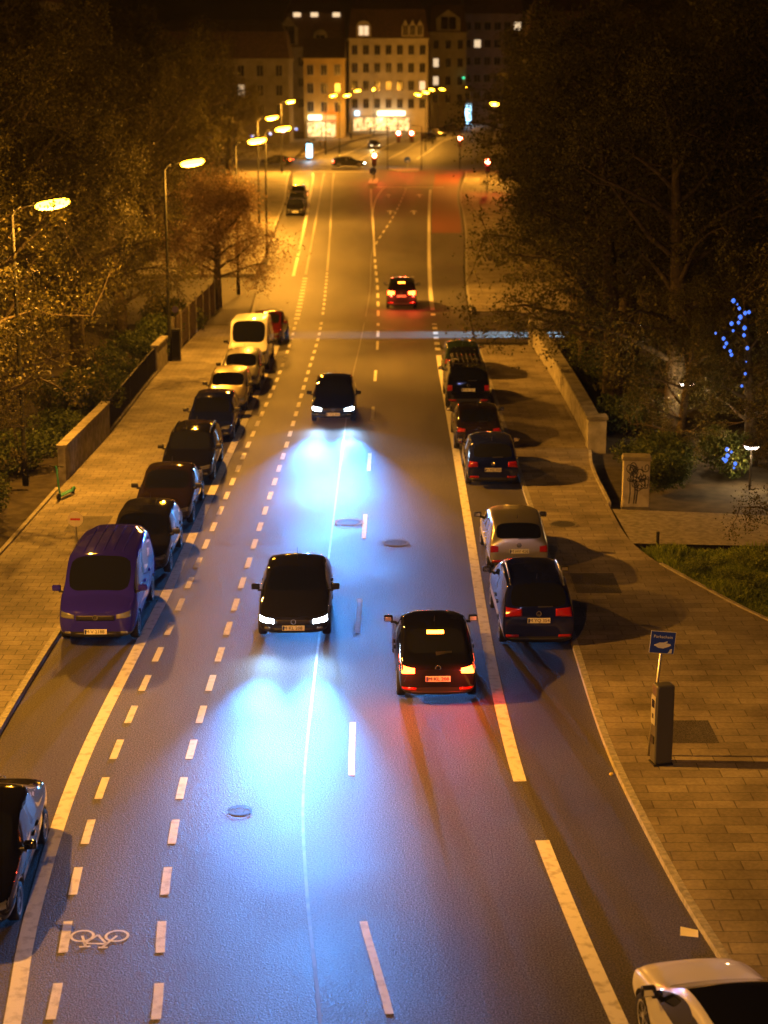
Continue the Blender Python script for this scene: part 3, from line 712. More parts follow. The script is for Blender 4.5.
BLACKP = paint('black', (0.005, 0.005, 0.006)); DBLUE = paint('night_blue', (0.006, 0.009, 0.075), 0.4)
PURPLE = paint('violet_blue', (0.02, 0.014, 0.42), 0.5, 0.3); SILVER = paint('silver', (0.48, 0.47, 0.45), 0.8, 0.3)
WHITE = paint('white', (0.75, 0.74, 0.71), 0.0); GREY = paint('graphite', (0.014, 0.014, 0.016), 0.6); BEIGE = paint('champagne', (0.42, 0.37, 0.28), 0.7)
DRED = paint('dark_red', (0.09, 0.008, 0.008), 0.3); DGREEN = paint('dark_green', (0.012, 0.022, 0.016), 0.4); BROWN = paint('brown', (0.016, 0.011, 0.009), 0.5)
GL = 'cars parked nose to tail on the left side'; GR = 'cars parked along the right kerb'
# left row, noses towards the bridge
place_car(SALOON, 'parked_saloon', 'black saloon cut by the left picture edge, nearest parked car on that side', 'car', -6.92, 27.6, 176.5+6, BLACKP, GL)
place_car(VAN, 'parked_minibus', 'violet-blue transporter van with ribbed roof heading the left parked row', 'van', -6.98, 42.4, 181, PURPLE, GL)
place_car(HATCH, 'parked_hatchback', 'dark graphite hatchback parked directly behind the violet-blue van', 'car', -6.78, 47.9, 180, GREY, GL, mirror=M_TRIM)
place_car(SALOON, 'parked_saloon', 'brownish black saloon, third vehicle behind the front of the violet van row', 'car', -6.74, 53.5, 180, BROWN, GL, mirror=M_TRIM)
place_car(ESTATE, 'parked_estate', 'black estate car with roof rails in the left row, between two dark cars', 'car', -6.64, 59.3, 180, BLACKP, GL, mirror=M_TRIM, rail=M_TRIM)
place_car(HATCH, 'parked_hatchback', 'deep blue-black hatchback parked in front of the champagne hatchback', 'car', -6.52, 65.8, 180, DBLUE, GL, mirror=M_TRIM)
place_car(GOLF, 'parked_hatchback', 'champagne coloured small hatchback, third in front of the white panel van', 'car', -6.42, 71.6, 180, BEIGE, GL, mirror=M_TRIM)
place_car(HATCH, 'parked_hatchback', 'silver-beige hatchback parked right in front of the white panel van', 'car', -6.25, 76.3, 180, SILVER, GL, mirror=M_TRIM)
place_car(PANELVAN, 'parked_panel_van', 'tall white panel van parked in the far part of the left row', 'van', -6.28, 82.0, 180, WHITE, GL, mirror=M_TRIM)
place_car(SALOON, 'parked_saloon', 'dark red saloon parked behind the white panel van by the side road', 'car', -5.98, 89.6, 177, DRED, GL)
place_car(HATCH, 'parked_hatchback', 'dark hatchback, front one of three cars parked beyond the left side road', 'car', -8.5, 169.3, 182, BLACKP, 'three cars beyond the left side road')
place_car(HATCH, 'parked_hatchback', 'grey hatchback in the middle of three cars beyond the left side road', 'car', -8.75, 177.8, 182, GREY, 'three cars beyond the left side road')
place_car(MPV, 'parked_people_carrier', 'pale people carrier, rear one of three cars beyond the left side road', 'car', -9.05, 187.0, 182, BEIGE, 'three cars beyond the left side road')
# right row, tails towards the bridge
place_car(COUPE, 'parked_coupe', 'white car with black glass roof cut by the lower right corner', 'car', 4.8, 21.4, 9, WHITE, GR, roof=M_GLASS, mirror=M_TRIM)
place_car(MPV, 'parked_people_carrier', 'dark blue people carrier with silver roof rails behind the silver hatchback', 'car', 3.66, 41.95, 1, DBLUE, GR, mirror=M_TRIM)
place_car(GOLF, 'parked_hatchback', 'old silver hatchback with red tail lamps parked on the right', 'car', 3.68, 48.3, 1, SILVER, GR, mirror=M_TRIM)
place_car(HATCH, 'parked_hatchback', 'dark blue hatchback alone before the gap in the right parked row', 'car', 3.62, 58.6, 0, DBLUE, GR)
place_car(SALOON, 'parked_saloon', 'brownish dark saloon between the dark blue hatchback and the off-roader', 'car', 3.46, 64.4, 0, BROWN, GR, mirror=M_TRIM)
place_car(SUV, 'parked_off_roader', 'black off-roader with a slatted roof rack in the right row', 'car', 3.45, 72.6, 0, BLACKP, GR, mirror=M_TRIM)
place_car(HATCH, 'parked_hatchback', 'dark green hatchback at the far end of the right row, beyond the off-roader', 'car', 3.55, 79.6, 0, DGREEN, GR)
# traffic
place_car(SALOON, 'oncoming_car', 'dark oncoming car with blazing white headlights, nearer of the two in the lane', 'car', -2.22, 42.6, 180.6, GREY, 'cars coming towards the bridge with headlights on', lit=('front',))
place_car(HATCH, 'oncoming_car', 'oncoming dark hatchback with white headlights, farther up the lane', 'car', -2.0, 69.4, 180, BLACKP, 'cars coming towards the bridge with headlights on', lit=('front',))
place_car(SALOON, 'braking_car', 'dark saloon driving away with glowing orange-red tail and brake lamps, nearest in its lane', 'car', 1.12, 38.3, 1.5, BLACKP, 'cars driving away with tail lamps on', lit=('rear', 'brake'))
place_car(MPV, 'departing_car', 'distant people carrier driving away with bright orange-red tail lamps', 'car', 1.05, 103.2, -1, GREY, 'cars driving away with tail lamps on', lit=('rear', 'brake'))

# real lamps of the moving cars
def spot(loc, target, power, color, ang, blend=0.8, size=0.08, name='headlamp_beam', smooth=25.0):
    ld = bpy.data.lights.new(name, 'SPOT'); ld.energy = power; ld.color = color; ld.spot_size = R(ang); ld.spot_blend = blend; ld.shadow_soft_size = size
    ld.use_nodes = True; nt = ld.node_tree; e = nt.nodes.get('Emission'); fo = nt.nodes.new('ShaderNodeLightFalloff'); fo.inputs['Strength'].default_value = 1.0; fo.inputs['Smooth'].default_value = smooth
    nt.links.new(fo.outputs['Quadratic'], e.inputs['Strength'])
    o = bpy.data.objects.new(name, ld); COL.objects.link(o); o.location = loc
    o.rotation_euler = (Vector(target)-Vector(loc)).to_track_quat('-Z', 'Y').to_euler(); return o
def point(loc, power, color, size=0.12, name='lamp_light'):
    ld = bpy.data.lights.new(name, 'POINT'); ld.energy = power; ld.color = color; ld.shadow_soft_size = size
    o = bpy.data.objects.new(name, ld); COL.objects.link(o); o.location = loc; return o
BLUEW = (0.06, 0.33, 1.0)
for x, y in ((-2.22, 40.2), (-2.0, 67.2)):
    for s in (-0.62, 0.62):
        spot((x+s, y-0.12, 0.66), (x+s*0.9-0.1, y-24, 0.12), 19000, BLUEW, 34, 1.0, smooth=18)
        spot((x+s, y-0.12, 0.66), (x+s*0.9-0.1, y-6, 0.0), 520, (0.3,0.6,1.0), 110, 1.0, smooth=1.5)
for (x, y) in ((1.12, 35.9), (1.05, 100.8)):
    for s in (-0.65, 0.65): point((x+s, y-0.12, 0.85), 90, (1, 0.05, 0.02), 0.05, 'tail_lamp_glow')

# ------------------------------------------------------------------ street lamps
SOD = (1.0, 0.395, 0.035)
SODK = 3.5
def make_lamp():
    root = empty('street_lamp')
    MB().tube([(0,0,0),(0,0,1.1),(0,0,1.15),(0,0,8.9),(0.12,0,9.12),(0.3,0,9.2)], [0.11,0.11,0.075,0.055,0.05,0.045], 10).build('pole', M_POLE, root, True)
    q = MB(); q.tube([(0.28,0,9.2),(1.0,0,9.28)], [0.04, 0.035], 8); q.build('arm', M_POLE, root, True)
    Me = Matrix.Translation((1.3,0,9.27)) @ Matrix.Rotation(R(-9), 4, 'Y')
    def egg(ax_, ay_, az_, zc_, nu=10, nv=14):
        vs = []; fs = []
        for i in range(nu+1):
            t = PI*i/nu; x = -ax_*math.cos(t); r = max(0.03, math.sin(t)**0.8)
            for k in range(nv):
                a = 2*PI*k/nv; vs.append(Me @ Vector((x, ay_*r*math.cos(a), zc_+az_*r*math.sin(a))))
        for i in range(nu):
            for k in range(nv): fs.append((i*nv+k, i*nv+(k+1) % nv, (i+1)*nv+(k+1) % nv, (i+1)*nv+k))
        fs += [tuple(range(nv-1,-1,-1)), tuple(nu*nv+k for k in range(nv))]
        return MB().add(vs, fs)
    egg(0.52, 0.11, 0.05, 0.13).build('lamp_head', M_POLE, root, True)
    egg(0.56, 0.22, 0.17, -0.02).build('lens', M_SODIUM, root, True)
    return root
lamp0 = make_lamp(); used = [False]
def y_throw(y): return y < 120
def lamp(px, py, ang, label, group, power, shift=1.3):
    o = lamp0 if not used[0] else copy_tree(lamp0); used[0] = True
    o.location = (px, py, 0.1); o.rotation_euler = (0, 0, R(ang)); tag(o, label, 'street lamp', group)
    d = Vector((math.cos(R(ang)), math.sin(R(ang)), 0))
    c = Vector((px, py, 0))+d*shift+Vector((0, 0, 8.82)); ld = bpy.data.lights.new('sodium_lamp_light', 'SPOT'); ld.energy = power*SODK*0.65; ld.color = SOD; ld.spot_size = R(172); ld.spot_blend = 0.35; ld.shadow_soft_size = 0.14
    lo = bpy.data.objects.new('sodium_lamp_light', ld); COL.objects.link(lo); lo.location = c
    point(c, power*SODK*0.35, SOD, 0.14, 'sodium_lamp_light')
    if y_throw(py):   # the reflector throws part of the light across the carriageway
        l2 = bpy.data.lights.new('sodium_lamp_throw', 'SPOT'); l2.energy = 24000; l2.color = SOD; l2.spot_size = R(62); l2.spot_blend = 0.9; l2.shadow_soft_size = 0.14
        o2 = bpy.data.objects.new('sodium_lamp_throw', l2); COL.objects.link(o2); o2.location = c; o2.rotation_euler = (Vector((8.5, py-2, 0))-c).to_track_quat('-Z', 'Y').to_euler()
    return o
GLAMP = 'sodium lamps above the left pavement'; GF = 'sodium lamps around the far junction'
lamp(-12.4, 33.5, 0, 'sodium street lamp standing nearest to the bridge, above the left pavement', GLAMP, 2600)
lamp(-11.95, 56.6, 8, 'glowing sodium street lamp above the start of the low left wall', GLAMP, 2600)
lamp(-10.15, 82.0, 10, 'glowing sodium street lamp with a dark control box at its foot', GLAMP, 2400)
lamp(-8.95, 107.3, 0, 'glowing sodium lamp beside the left side road mouth', GLAMP, 2400)
lamp(-8.6, 129.0, 0, 'glowing sodium lamp just past the left side road', GLAMP, 3400)
lamp(-11.2, 158.0, 0, 'added sodium lamp before the three parked cars beyond the side road', GLAMP, 8000)  # added beyond the real lamp row to brighten the far road
lamp(-13.6, 236.0, 0, 'added sodium lamp right at the near left corner of the junction', GLAMP, 11000)  # extra lamp put in to light the road up to the junction
lamp(15.0, 222.0, 180, 'added sodium lamp hidden among trees on the right just before the junction', GLAMP, 6000)  # unseen lamp, kept behind the trees to light the far road
for i, (x, y, a, t) in enumerate(((-9.5,290,0,'in front of the corner shop'), (-7.3,292,0,'beside the pair at the corner shop'), (-6.5,352,0,'before the pale corner house'), (-2.2,381,-90,'right before the lit shop front'), (7.0,300,180,'on the right of the road past the junction'), (9.0,330,180,'second past the junction on the right'), (11.2,372,180,'third past the junction on the right'), (13.6,380,180,'beside the lit kiosk column'), (20.5,430,180,'farthest up the road to the right'))):
    lamp(x, y, a, 'small distant sodium lamp '+t, GF, 2800 if y < 345 else 1200)
point((-6.0, 1.5, 17.5), 17000, (1.0, 0.415, 0.05), 0.2, 'sodium_lamp_light')
point((5.0, 0.5, 16.5), 1500, (0.5, 0.5, 0.9), 0.2, 'cool_fill_light')   # added cool fill from behind the viewpoint, for blue on the vehicles

# ------------------------------------------------------------------ left side: walls, railing, fence, box, scooter, sign
def wall_run(name, label, tab, y0, y1, h, th, mat, side, cope=True, capmat=None, cat='wall', step=1.0, zb=-0.05):
    root = empty(name, (interp(tab, y0), y0, 0)); tag(root, label, cat)
    def run(o0, o1, z0, z1):
        mb = MB(); n = max(1, int((y1-y0)/step)); vs = []; fs = []
        for i in range(n+1):
            y = y0+(y1-y0)*i/n; x = interp(tab, y)
            vs += [(x+side*o0-root.location.x, y-y0, z0), (x+side*o1-root.location.x, y-y0, z0), (x+side*o1-root.location.x, y-y0, z1), (x+side*o0-root.location.x, y-y0, z1)]
            if i:
                k = 4*i
                for a in range(4): b = (a+1) % 4; fs.append((k-4+a, k-4+b, k+b, k+a))
        fs += [(0,1,2,3), (4*n+3,4*n+2,4*n+1,4*n)]
        mb.add(vs, fs); return mb
    run(0.02, 0.02+th, zb, h).build('wall_face', mat, root)
    if cope: run(-0.03, 0.07+th, h, h+0.09).build('coping', capmat or mat, root)
    return root
wall_run('low_wall', 'pale concrete wall panel beside the green scooter', WALL_L, 57.2, 65.2, 1.25, 0.25, M_STONE, -1)
wall_run('low_wall', 'short pale wall pier before the dark lamp control box', WALL_L, 78.6, 81.6, 1.3, 0.25, M_STONE, -1)
rl = empty('iron_railing', (0, 65.4, 0)); tag(rl, 'dark iron railing running between the two pale wall pieces', 'railing')
def rail_line(z, r, y0, y1, off=-0.1):
    return MB().tube([(interp(WALL_L, y0+(y1-y0)*k/8)+off, y0+(y1-y0)*k/8-65.4, z) for k in range(9)], r, 6)
for z_, r_ in ((1.32, 0.035), (0.25, 0.02)): rail_line(z_, r_, 65.4, 78.4).build('rail', M_IRON, rl)
bars = MB(); y = 65.5
while y < 78.3:
    x = interp(WALL_L, y)-0.1; bars.box(x-0.012, x+0.012, y-65.4-0.012, y-65.4+0.012, 0.12, 1.32); y += 0.14
o = bars.build('bars', M_IRON, rl); o['kind'] = 'stuff'
for k in range(6):
    y = 65.45+k*2.57; x = interp(WALL_L, y)-0.1; MB().box(x-0.035, x+0.035, y-65.4-0.035, y-65.4+0.035, 0.0, 1.38).build('post', M_IRON, rl)
wall_run('stone_plinth', 'low dirty concrete plinth under the dark iron railing', WALL_L, 65.25, 78.55, 0.22, 0.2, M_CONCD, -1, False)
fc = empty('board_fence', (-9.9, 84.0, 0)); tag(fc, 'brown panelled fence behind the pavement beside the far parked cars', 'fence')
def fpanel(y0, y1):
    mb = MB(); n = int((y1-y0)/0.2)
    for k in range(n):
        a = y0+(y1-y0)*k/n; b = a+(y1-y0)/n-0.012; xa, xb = interp(WALL_L, a)-0.12, interp(WALL_L, b)-0.12
        mb.add([(xa+9.9,a-84,0.1),(xb+9.9,b-84,0.1),(xb+9.9,b-84,1.8),(xa+9.9,a-84,1.8),(xa+9.87,a-84,0.1),(xb+9.87,b-84,0.1),(xb+9.87,b-84,1.8),(xa+9.87,a-84,1.8)], [(0,1,2,3),(4,7,6,5),(0,4,5,1),(3,2,6,7),(0,3,7,4),(1,5,6,2)])
    return mb
M_FENCE = noisy('fence_boards', (0.06, 0.045, 0.03), (0.13, 0.10, 0.07), 5, 0.85)
for k in range(6): fpanel(84.1+k*2.6, 84.1+k*2.6+2.5).build('panel', M_FENCE, fc)
for k in range(7):
    y = 84.05+k*2.6; x = interp(WALL_L, y)-0.14; MB().box(x+9.9-0.06, x+9.9+0.06, y-84-0.05, y-84+0.05, 0, 1.95).build('post', M_CONCD, fc)
# control box at the second lamp
cb = empty('control_box', (-9.85, 82.1, 0.12)); tag(cb, 'dark narrow control box with rounded top at the foot of a street lamp', 'control box')
b_ = MB().box(-0.2,0.2,-0.17,0.17,0.06,1.55).mesh('cabinet', M_IRON); bevel(b_, 0.04, 2); link('cabinet', b_, cb)
MB().box(-0.22,0.22,-0.19,0.19,0,0.06).build('plinth', M_CONCD, cb); MB().box(-0.155,0.155,-0.176,-0.171,0.2,1.4).build('door', M_POLE, cb)
MB().tube([(0,0,1.55),(0,0,2.6)], 0.03, 6).build('post', M_IRON, cb)
MB().lathe([(0.16,-0.012),(0.16,0.012)], 18, 0, Matrix.Translation((0,-0.05,2.45)) @ Matrix.Rotation(PI/2, 4, 'X')).build('round_sign', principled('sign_violet', (0.09,0.07,0.3), 0.4), cb)
# e-scooter leaning by the wall end
M_TEAL = principled('scooter_green', (0.05, 0.3, 0.2), 0.35, coat=0.5)
es = empty('electric_scooter', (-10.30, 54.9, 0.125), R(72)); tag(es, 'mint green rental scooter parked by the pale wall on the left pavement', 'scooter')
d_ = MB().box(-0.42,0.38,-0.09,0.09,0.10,0.16).mesh('deck', M_TEAL); bevel(d_, 0.02, 2); link('deck', d_, es)
MB().tube([(-0.40,0,0.16),(-0.47,0,0.5),(-0.56,0,1.15)], [0.035,0.032,0.03], 10).build('stem', M_TEAL, es, True)
hb = MB().tube([(-0.56,-0.24,1.14),(-0.56,0.24,1.14)], 0.02, 8).build('handlebar', M_BLACK, es)
for s in (-1, 1): MB().tube([(-0.56,s*0.15,1.14),(-0.56,s*0.25,1.14)], 0.027, 8).build('grip', M_TRIM, hb)
for x in (-0.5, 0.45): MB().lathe([(0.075,-0.035),(0.105,-0.03),(0.11,0),(0.105,0.03),(0.075,0.035)], 18, 0, Matrix.Translation((x,0,0.11)) @ Matrix.Rotation(PI/2, 4, 'X')).build('wheel', M_TYRE, es, True)
MB().tube([(0.3,-0.06,0.15),(0.45,-0.055,0.24),(0.57,-0.05,0.16)], 0.03, 6).build('mudguard', M_TEAL, es)
# round-faced sign on a short post behind the van
sg = empty('parking_sign', (-8.75, 47.9, 0.12)); tag(sg, 'small round-topped sign on a short post behind the violet van', 'sign')
MB().tube([(0,0,0),(0,0,1.2)], 0.03, 8).build('post', M_STEEL, sg)
Mr = Matrix.Translation((0,-0.045,1.08)) @ Matrix.Rotation(PI/2, 4, 'X')
dk = MB().lathe([(0.22,-0.012),(0.22,0.012)], 22, 0, Mr).build('sign_face', principled('sign_pale', (0.5,0.45,0.4), 0.4), sg)
MB().box(-0.14,0.14,-0.068,-0.06,1.05,1.11).build('sign_bar', principled('sign_red', (0.4,0.03,0.02), 0.4), dk)

# ------------------------------------------------------------------ right side: wall, cabinet, meter, sign, manholes
wall_run('parapet_wall', 'long rough stone parapet along the right pavement', EDGE_R, 63.0, 86.6, 1.05, 0.4, M_STONE, 1, True, M_CONCD)
pr_ = empty('stone_pier', (7.75, 62.6, 0)); tag(pr_, 'pale stone end pier of the right parapet near the trees', 'pier')
MB().box(-0.32,0.35,-0.32,0.32,-0.05,1.2).build('shaft', M_CONC, pr_); MB().box(-0.37,0.4,-0.37,0.37,1.2,1.3).build('cap', M_CONCD, pr_)
pr2 = empty('stone_pier', (7.6, 87.1, 0)); tag(pr2, 'stone end pier of the parapet at the corner of the right side road', 'pier')
MB().box(-0.32,0.35,-0.35,0.35,-0.05,1.5).build('shaft', M_CONC, pr2); MB().box(-0.37,0.4,-0.4,0.4,1.5,1.6).build('cap', M_CONCD, pr2)
gb = empty('junction_cabinet', (7.95, 53.6, 0.1), R(-6)); tag(gb, 'pale utility cabinet covered in dark graffiti beside the gravel path', 'cabinet')
c_ = MB().box(-0.42,0.42,-0.3,0.3,0.08,1.58).mesh('cabinet_body', noisy('cabinet_paint', (0.34,0.31,0.25), (0.52,0.49,0.42), 3, 0.6)); bevel(c_, 0.015, 1); link('cabinet_body', c_, gb)
MB().box(-0.45,0.45,-0.33,0.33,0,0.08).build('plinth', M_CONCD, gb)
MB().add([(-0.47,-0.36,1.58),(0.47,-0.36,1.58),(0.47,0.36,1.58),(-0.47,0.36,1.58),(-0.42,-0.3,1.69),(0.42,-0.3,1.69),(0.42,0.3,1.69),(-0.42,0.3,1.69)], [(0,3,2,1),(4,5,6,7),(0,1,5,4),(1,2,6,5),(2,3,7,6),(3,0,4,7)]).build('lid', M_CONCD, gb)
for s in (-1, 1): 
    dr = MB().box(min(s*0.012,s*0.385), max(s*0.012,s*0.385), -0.312,-0.302,0.16,1.5).build('door', MATS['cabinet_paint'], gb)
    MB().box(s*0.05-0.015, s*0.05+0.015, -0.33,-0.313,0.8,0.95).build('handle', M_STEEL, dr)
q = MB(); gr = random.Random(5)
for k in range(19):
    x, z = gr.uniform(-0.28,0.28), gr.uniform(0.4,1.4); pts = []
    a = gr.uniform(0,6); rr = gr.uniform(0.06,0.13)
    for j in range(14):
        a += gr.uniform(0.3,0.75); x2 = max(-0.37, min(0.37, x+rr*math.cos(a)*1.0+j*0.008)); z2 = z+rr*1.4*math.sin(a); pts.append((x2, -0.319, z2))
    q.tube(pts, 0.014, 4)
for x in (-0.2, -0.05, 0.02): q.tube([(x,-0.319,0.9),(x+0.02,-0.319,0.55),(x-0.01,-0.319,0.2)], 0.018, 4)
q.build('graffiti', principled('spray_paint', (0.025,0.028,0.05), 0.5), gb)
# parking meter and its sign
pm = empty('parking_meter', (5.53, 32.55, 0.12), R(12)); tag(pm, 'dark grey parking ticket machine beside the blue sign on the right pavement', 'parking meter')
b_ = MB().prism([(-0.19,-0.15),(0.19,-0.15),(0.19,0.15),(-0.19,0.15)], 0.03, 1.68).mesh('housing', principled('meter_grey', (0.055,0.055,0.06), 0.45)); bevel(b_, 0.05, 3); link('housing', b_, pm)
MB().box(-0.2,0.2,-0.16,0.16,0,0.03).build('base_plate', M_IRON, pm)
MB().box(-0.205,-0.191,-0.11,0.11,0.85,1.45).build('control_panel', principled('meter_panel', (0.25,0.26,0.28), 0.4), pm)
MB().box(-0.212,-0.206,-0.07,0.07,1.2,1.36).build('display', M_GLASS, pm); MB().box(-0.214,-0.206,-0.05,0.03,0.98,1.08).build('coin_plate', M_CHROME, pm)
MB().box(-0.208,-0.191,-0.08,0.08,0.45,0.6).build('ticket_tray', M_BLACK, pm)
ps = empty('parking_sign', (5.34, 32.95, 0.12)); tag(ps, 'blue square Parkschein sign with a white hand symbol on a thin leaning post', 'sign')
Mt = Matrix.Rotation(R(4.5), 4, 'Y')
q = MB(); q.tube([Mt @ Vector((0,0,0)), Mt @ Vector((0,0,2.62))], 0.028, 8); q.build('post', M_STEEL, ps, True)
M_SBLUE = principled('sign_blue', (0.012,0.045,0.42), 0.4, emit=None); M_SWHITE = principled('sign_white', (0.75,0.75,0.73), 0.45)
def onface(mb_me, name, mat, parent):
    return link(name, mb_me, parent)
fc_ = MB().box(-0.24,0.24,-0.045,-0.033,2.2,2.64,0,Mt).build('sign_face', M_SBLUE, ps)
MB().box(-0.25,0.25,-0.0325,-0.0285,2.19,2.65,0,Mt).build('sign_rim', M_SWHITE, fc_)
me = text_mesh('Parkschein', 0.088, 0.002, M_SWHITE); me.transform(Mt @ Matrix.Translation((0,-0.048,2.54)) @ Matrix.Rotation(PI/2, 4, 'X')); link('lettering', me, fc_)
hand = [(-0.17,2.36),(-0.06,2.42),(0.02,2.425),(0.09,2.455),(0.10,2.435),(0.07,2.41),(0.16,2.40),(0.17,2.37),(0.12,2.34),(0.02,2.30),(-0.08,2.31)]
MB().prism([(x,z) for x,z in hand], 0.046, 0.05, 0, Mt @ Matrix.Rotation(PI/2, 4, 'X')).build('hand_symbol', M_SWHITE, fc_)
MB().prism([(0.12,2.205),(0.2,2.215),(0.2,2.3),(0.16,2.29),(0.15,2.25)], 0.046, 0.05, 0, Mt @ Matrix.Rotation(PI/2, 4, 'X')).build('ticket_symbol', M_SWHITE, fc_)
M_LID = noisy('cast_lid', (0.02,0.02,0.02), (0.07,0.068,0.065), 26, 0.65)
def manhole(x, y, z, r, label, ringmat, cat='manhole cover'):
    o = empty('manhole_cover', (x, y, z)); tag(o, label, cat)
    MB().lathe([(r*0.86,0.0),(r*0.86,0.0028)], 26).build('lid', M_LID, o)
    vs = []; fs = []; n = 26
    for k in range(n):
        a = 2*PI*k/n; vs += [(r*0.88*math.cos(a), r*0.88*math.sin(a), 0.010), (r*1.06*math.cos(a), r*1.06*math.sin(a), 0.010)]
    for k in range(n): k2 = (k+1) % n; fs.append((2*k, 2*k+1, 2*k2+1, 2*k2))
    MB().add(vs, fs).build('frame', ringmat, o)
    for k in range(4):
        a = PI/4+k*PI/2; MB().lathe([(r*0.09,0.0085),(r*0.09,0.011)], 8, 0, Matrix.Translation((r*0.5*math.cos(a), r*0.5*math.sin(a), 0))).build('vent_hole', M_BLACK, o)
manhole(-1.08, 52.1, 0.004, 0.42, 'dark round manhole cover on the centre seam, in the oncoming lane', M_CONC)
manhole(0.34, 49.7, 0.004, 0.38, 'round manhole cover in the lane of the car driving away', M_CONCD)
manhole(-2.72, 30.5, 0.004, 0.22, 'small iron cover in the lane between bicycle dashes and seam', M_IRON)
manhole(5.46, 51.4, 0.125, 0.42, 'round manhole cover set in the right pavement near the silver hatchback', M_CONCD)
tag(MB().add([(4.78,25.6,0.012),(5.06,25.52,0.02),(5.1,25.78,0.012),(4.83,25.88,0.025),(4.78,25.6,0.009),(5.06,25.52,0.016),(5.1,25.78,0.009),(4.83,25.88,0.02)], [(0,1,2,3),(7,6,5,4),(0,4,5,1),(1,5,6,2),(2,6,7,3),(3,7,4,0)]).build('paper_sheet', principled('paper', (0.7,0.68,0.62), 0.8)), 'crumpled pale paper lying in the gutter near the white car', 'litter')
tag(MB().lathe([(0.03,0),(0.045,0.02),(0.03,0.05)], 10, 0, Matrix.Translation((4.5,32.2,0.006))).build('bottle_cap', principled('yellow_litter', (0.6,0.45,0.05), 0.5)), 'tiny yellow scrap in the gutter near the parking ticket machine', 'litter')

# ------------------------------------------------------------------ vegetation
def tree_meshes(seed, h, cr, z0, limbs, leaves, lsize, leafm, spread=0.5, lean=0.0, droop=0.0):
    g = random.Random(seed); tb = MB(); lv = MB(); lv_v = []; lv_f = []
    def V(): return Vector((g.gauss(0,1), g.gauss(0,1), g.gauss(0,1)))
    top = Vector((lean*h*0.3+g.uniform(-0.4,0.4), g.uniform(-0.5,0.5), h*0.86))
    tr = [Vector((0,0,-0.1)), Vector((top.x*0.1,top.y*0.15,h*0.2)), Vector((top.x*0.3+g.uniform(-.15,.15),top.y*0.4,h*0.42)), Vector((top.x*0.65,top.y*0.7,h*0.65)), top]
    r0 = 0.022*h+0.06; tb.tube(tr, [r0*1.35, r0, r0*0.8, r0*0.5, r0*0.12], 9)
    def on(t):
        k = t*(len(tr)-1); i = min(int(k), len(tr)-2); return tr[i].lerp(tr[i+1], k-i)
    tips = []
    for i in range(limbs):
        t = (z0/h*0.85) + (0.97-z0/h*0.85)*((i+0.5)/limbs); b = on(t)
        a = i*2.399+g.uniform(-0.4,0.4); up = g.uniform(0.15,0.55)+t*0.5
        d = Vector((math.cos(a), math.sin(a), up)).normalized()
        ln = cr*g.uniform(0.75,1.1)*(1.05-0.62*max(0, (t-0.55)/0.45))
        pts = [b]; dd = d.copy()
        for k in range(4):
            dd = (dd+V()*0.14+Vector((0,0,0.06-droop*(k/3)))).normalized(); pts.append(pts[-1]+dd*ln/4)
        r = r0*0.42*(1.1-t*0.6); tb.tube(pts, [r, r*0.8, r*0.58, r*0.38, r*0.15], 6, 0, False)
        for k in range(6):
            u = 0.28+0.7*k/5; j = min(3, int(u*4)); p = pts[j].lerp(pts[j+1], u*4-j)
            d2 = (dd*0.7+V()*0.75+Vector((0,0,0.2-droop))).normalized(); l2 = ln*g.uniform(0.22,0.45)
            m1 = p+d2*l2*0.5+V()*0.08; e1 = p+d2*l2+V()*0.1
            tb.tube([p, m1, e1], [r*0.3, r*0.2, r*0.07], 4, 0, False)
            tips += [m1, e1]
            for q in range(2):
                d3 = (d2+V()*0.7-Vector((0,0,droop*0.5))).normalized(); e2 = m1.lerp(e1, g.random())+d3*l2*0.55
                tb.tube([m1.lerp(e1, 0.5), e2], [r*0.14, r*0.04], 3, 0, False); tips.append(e2)
        tips.append(pts[-1])
    per = max(3, leaves//len(tips))
    for tip in tips:
        cs = g.uniform(0.5,1.5)*spread; n_ = int(per*g.uniform(0.1,2.1))
        for k in range(n_):
            c = tip+V()*cs*0.55; n = V().normalized(); a = n.orthogonal().normalized(); b = n.cross(a); s = lsize*g.uniform(0.6,1.35); th = g.uniform(0,6.28)
            a2 = a*math.cos(th)+b*math.sin(th); b2 = n.cross(a2); i0 = len(lv_v)
            lv_v += [c-a2*s*0.5, c+b2*s*0.3+n*s*0.06, c+a2*s*0.5, c-b2*s*0.3+n*s*0.06]; lv_f.append((i0,i0+1,i0+2,i0+3))
    lv.add(lv_v, lv_f)
    return tb.mesh('trunk', M_BARK, True), lv.mesh('crown', leafm)
def tree(name, meshes, x, y, rz, s, label, group, z=0.0, cat='tree', leaf=None):
    o = empty(name, (x, y, z), rz); o.scale = (s, s, s); tag(o, label, cat, group)
    link('trunk', meshes[0], o); cw = link('crown', meshes[1], o)
    if leaf: setmat(cw, leaf)
    return o
TA = tree_meshes(1, 14, 5.2, 3.6, 20, 24000, 0.13, M_LEAF, 0.5, 0, 0.16)
TB = tree_meshes(2, 16, 5.8, 4.5, 22, 26000, 0.14, M_LEAF, 0.52, 0.2, 0.1)
TC = tree_meshes(3, 12, 4.6, 2.6, 19, 21000, 0.12, M_LEAF, 0.46, -0.2, 0.2)
TS = tree_meshes(4, 7.4, 3.2, 2.4, 19, 30000, 0.12, M_LEAFB, 0.62, 0.1, 0.12)
GLT = 'dark leafy trees massed behind the left wall'; GRT = 'dark leafy trees massed behind the right parapet'
LL = 'tall dark leafy tree in the mass behind the left wall and fence'
RL = 'tall dark leafy tree in the mass behind the right parapet and grass'
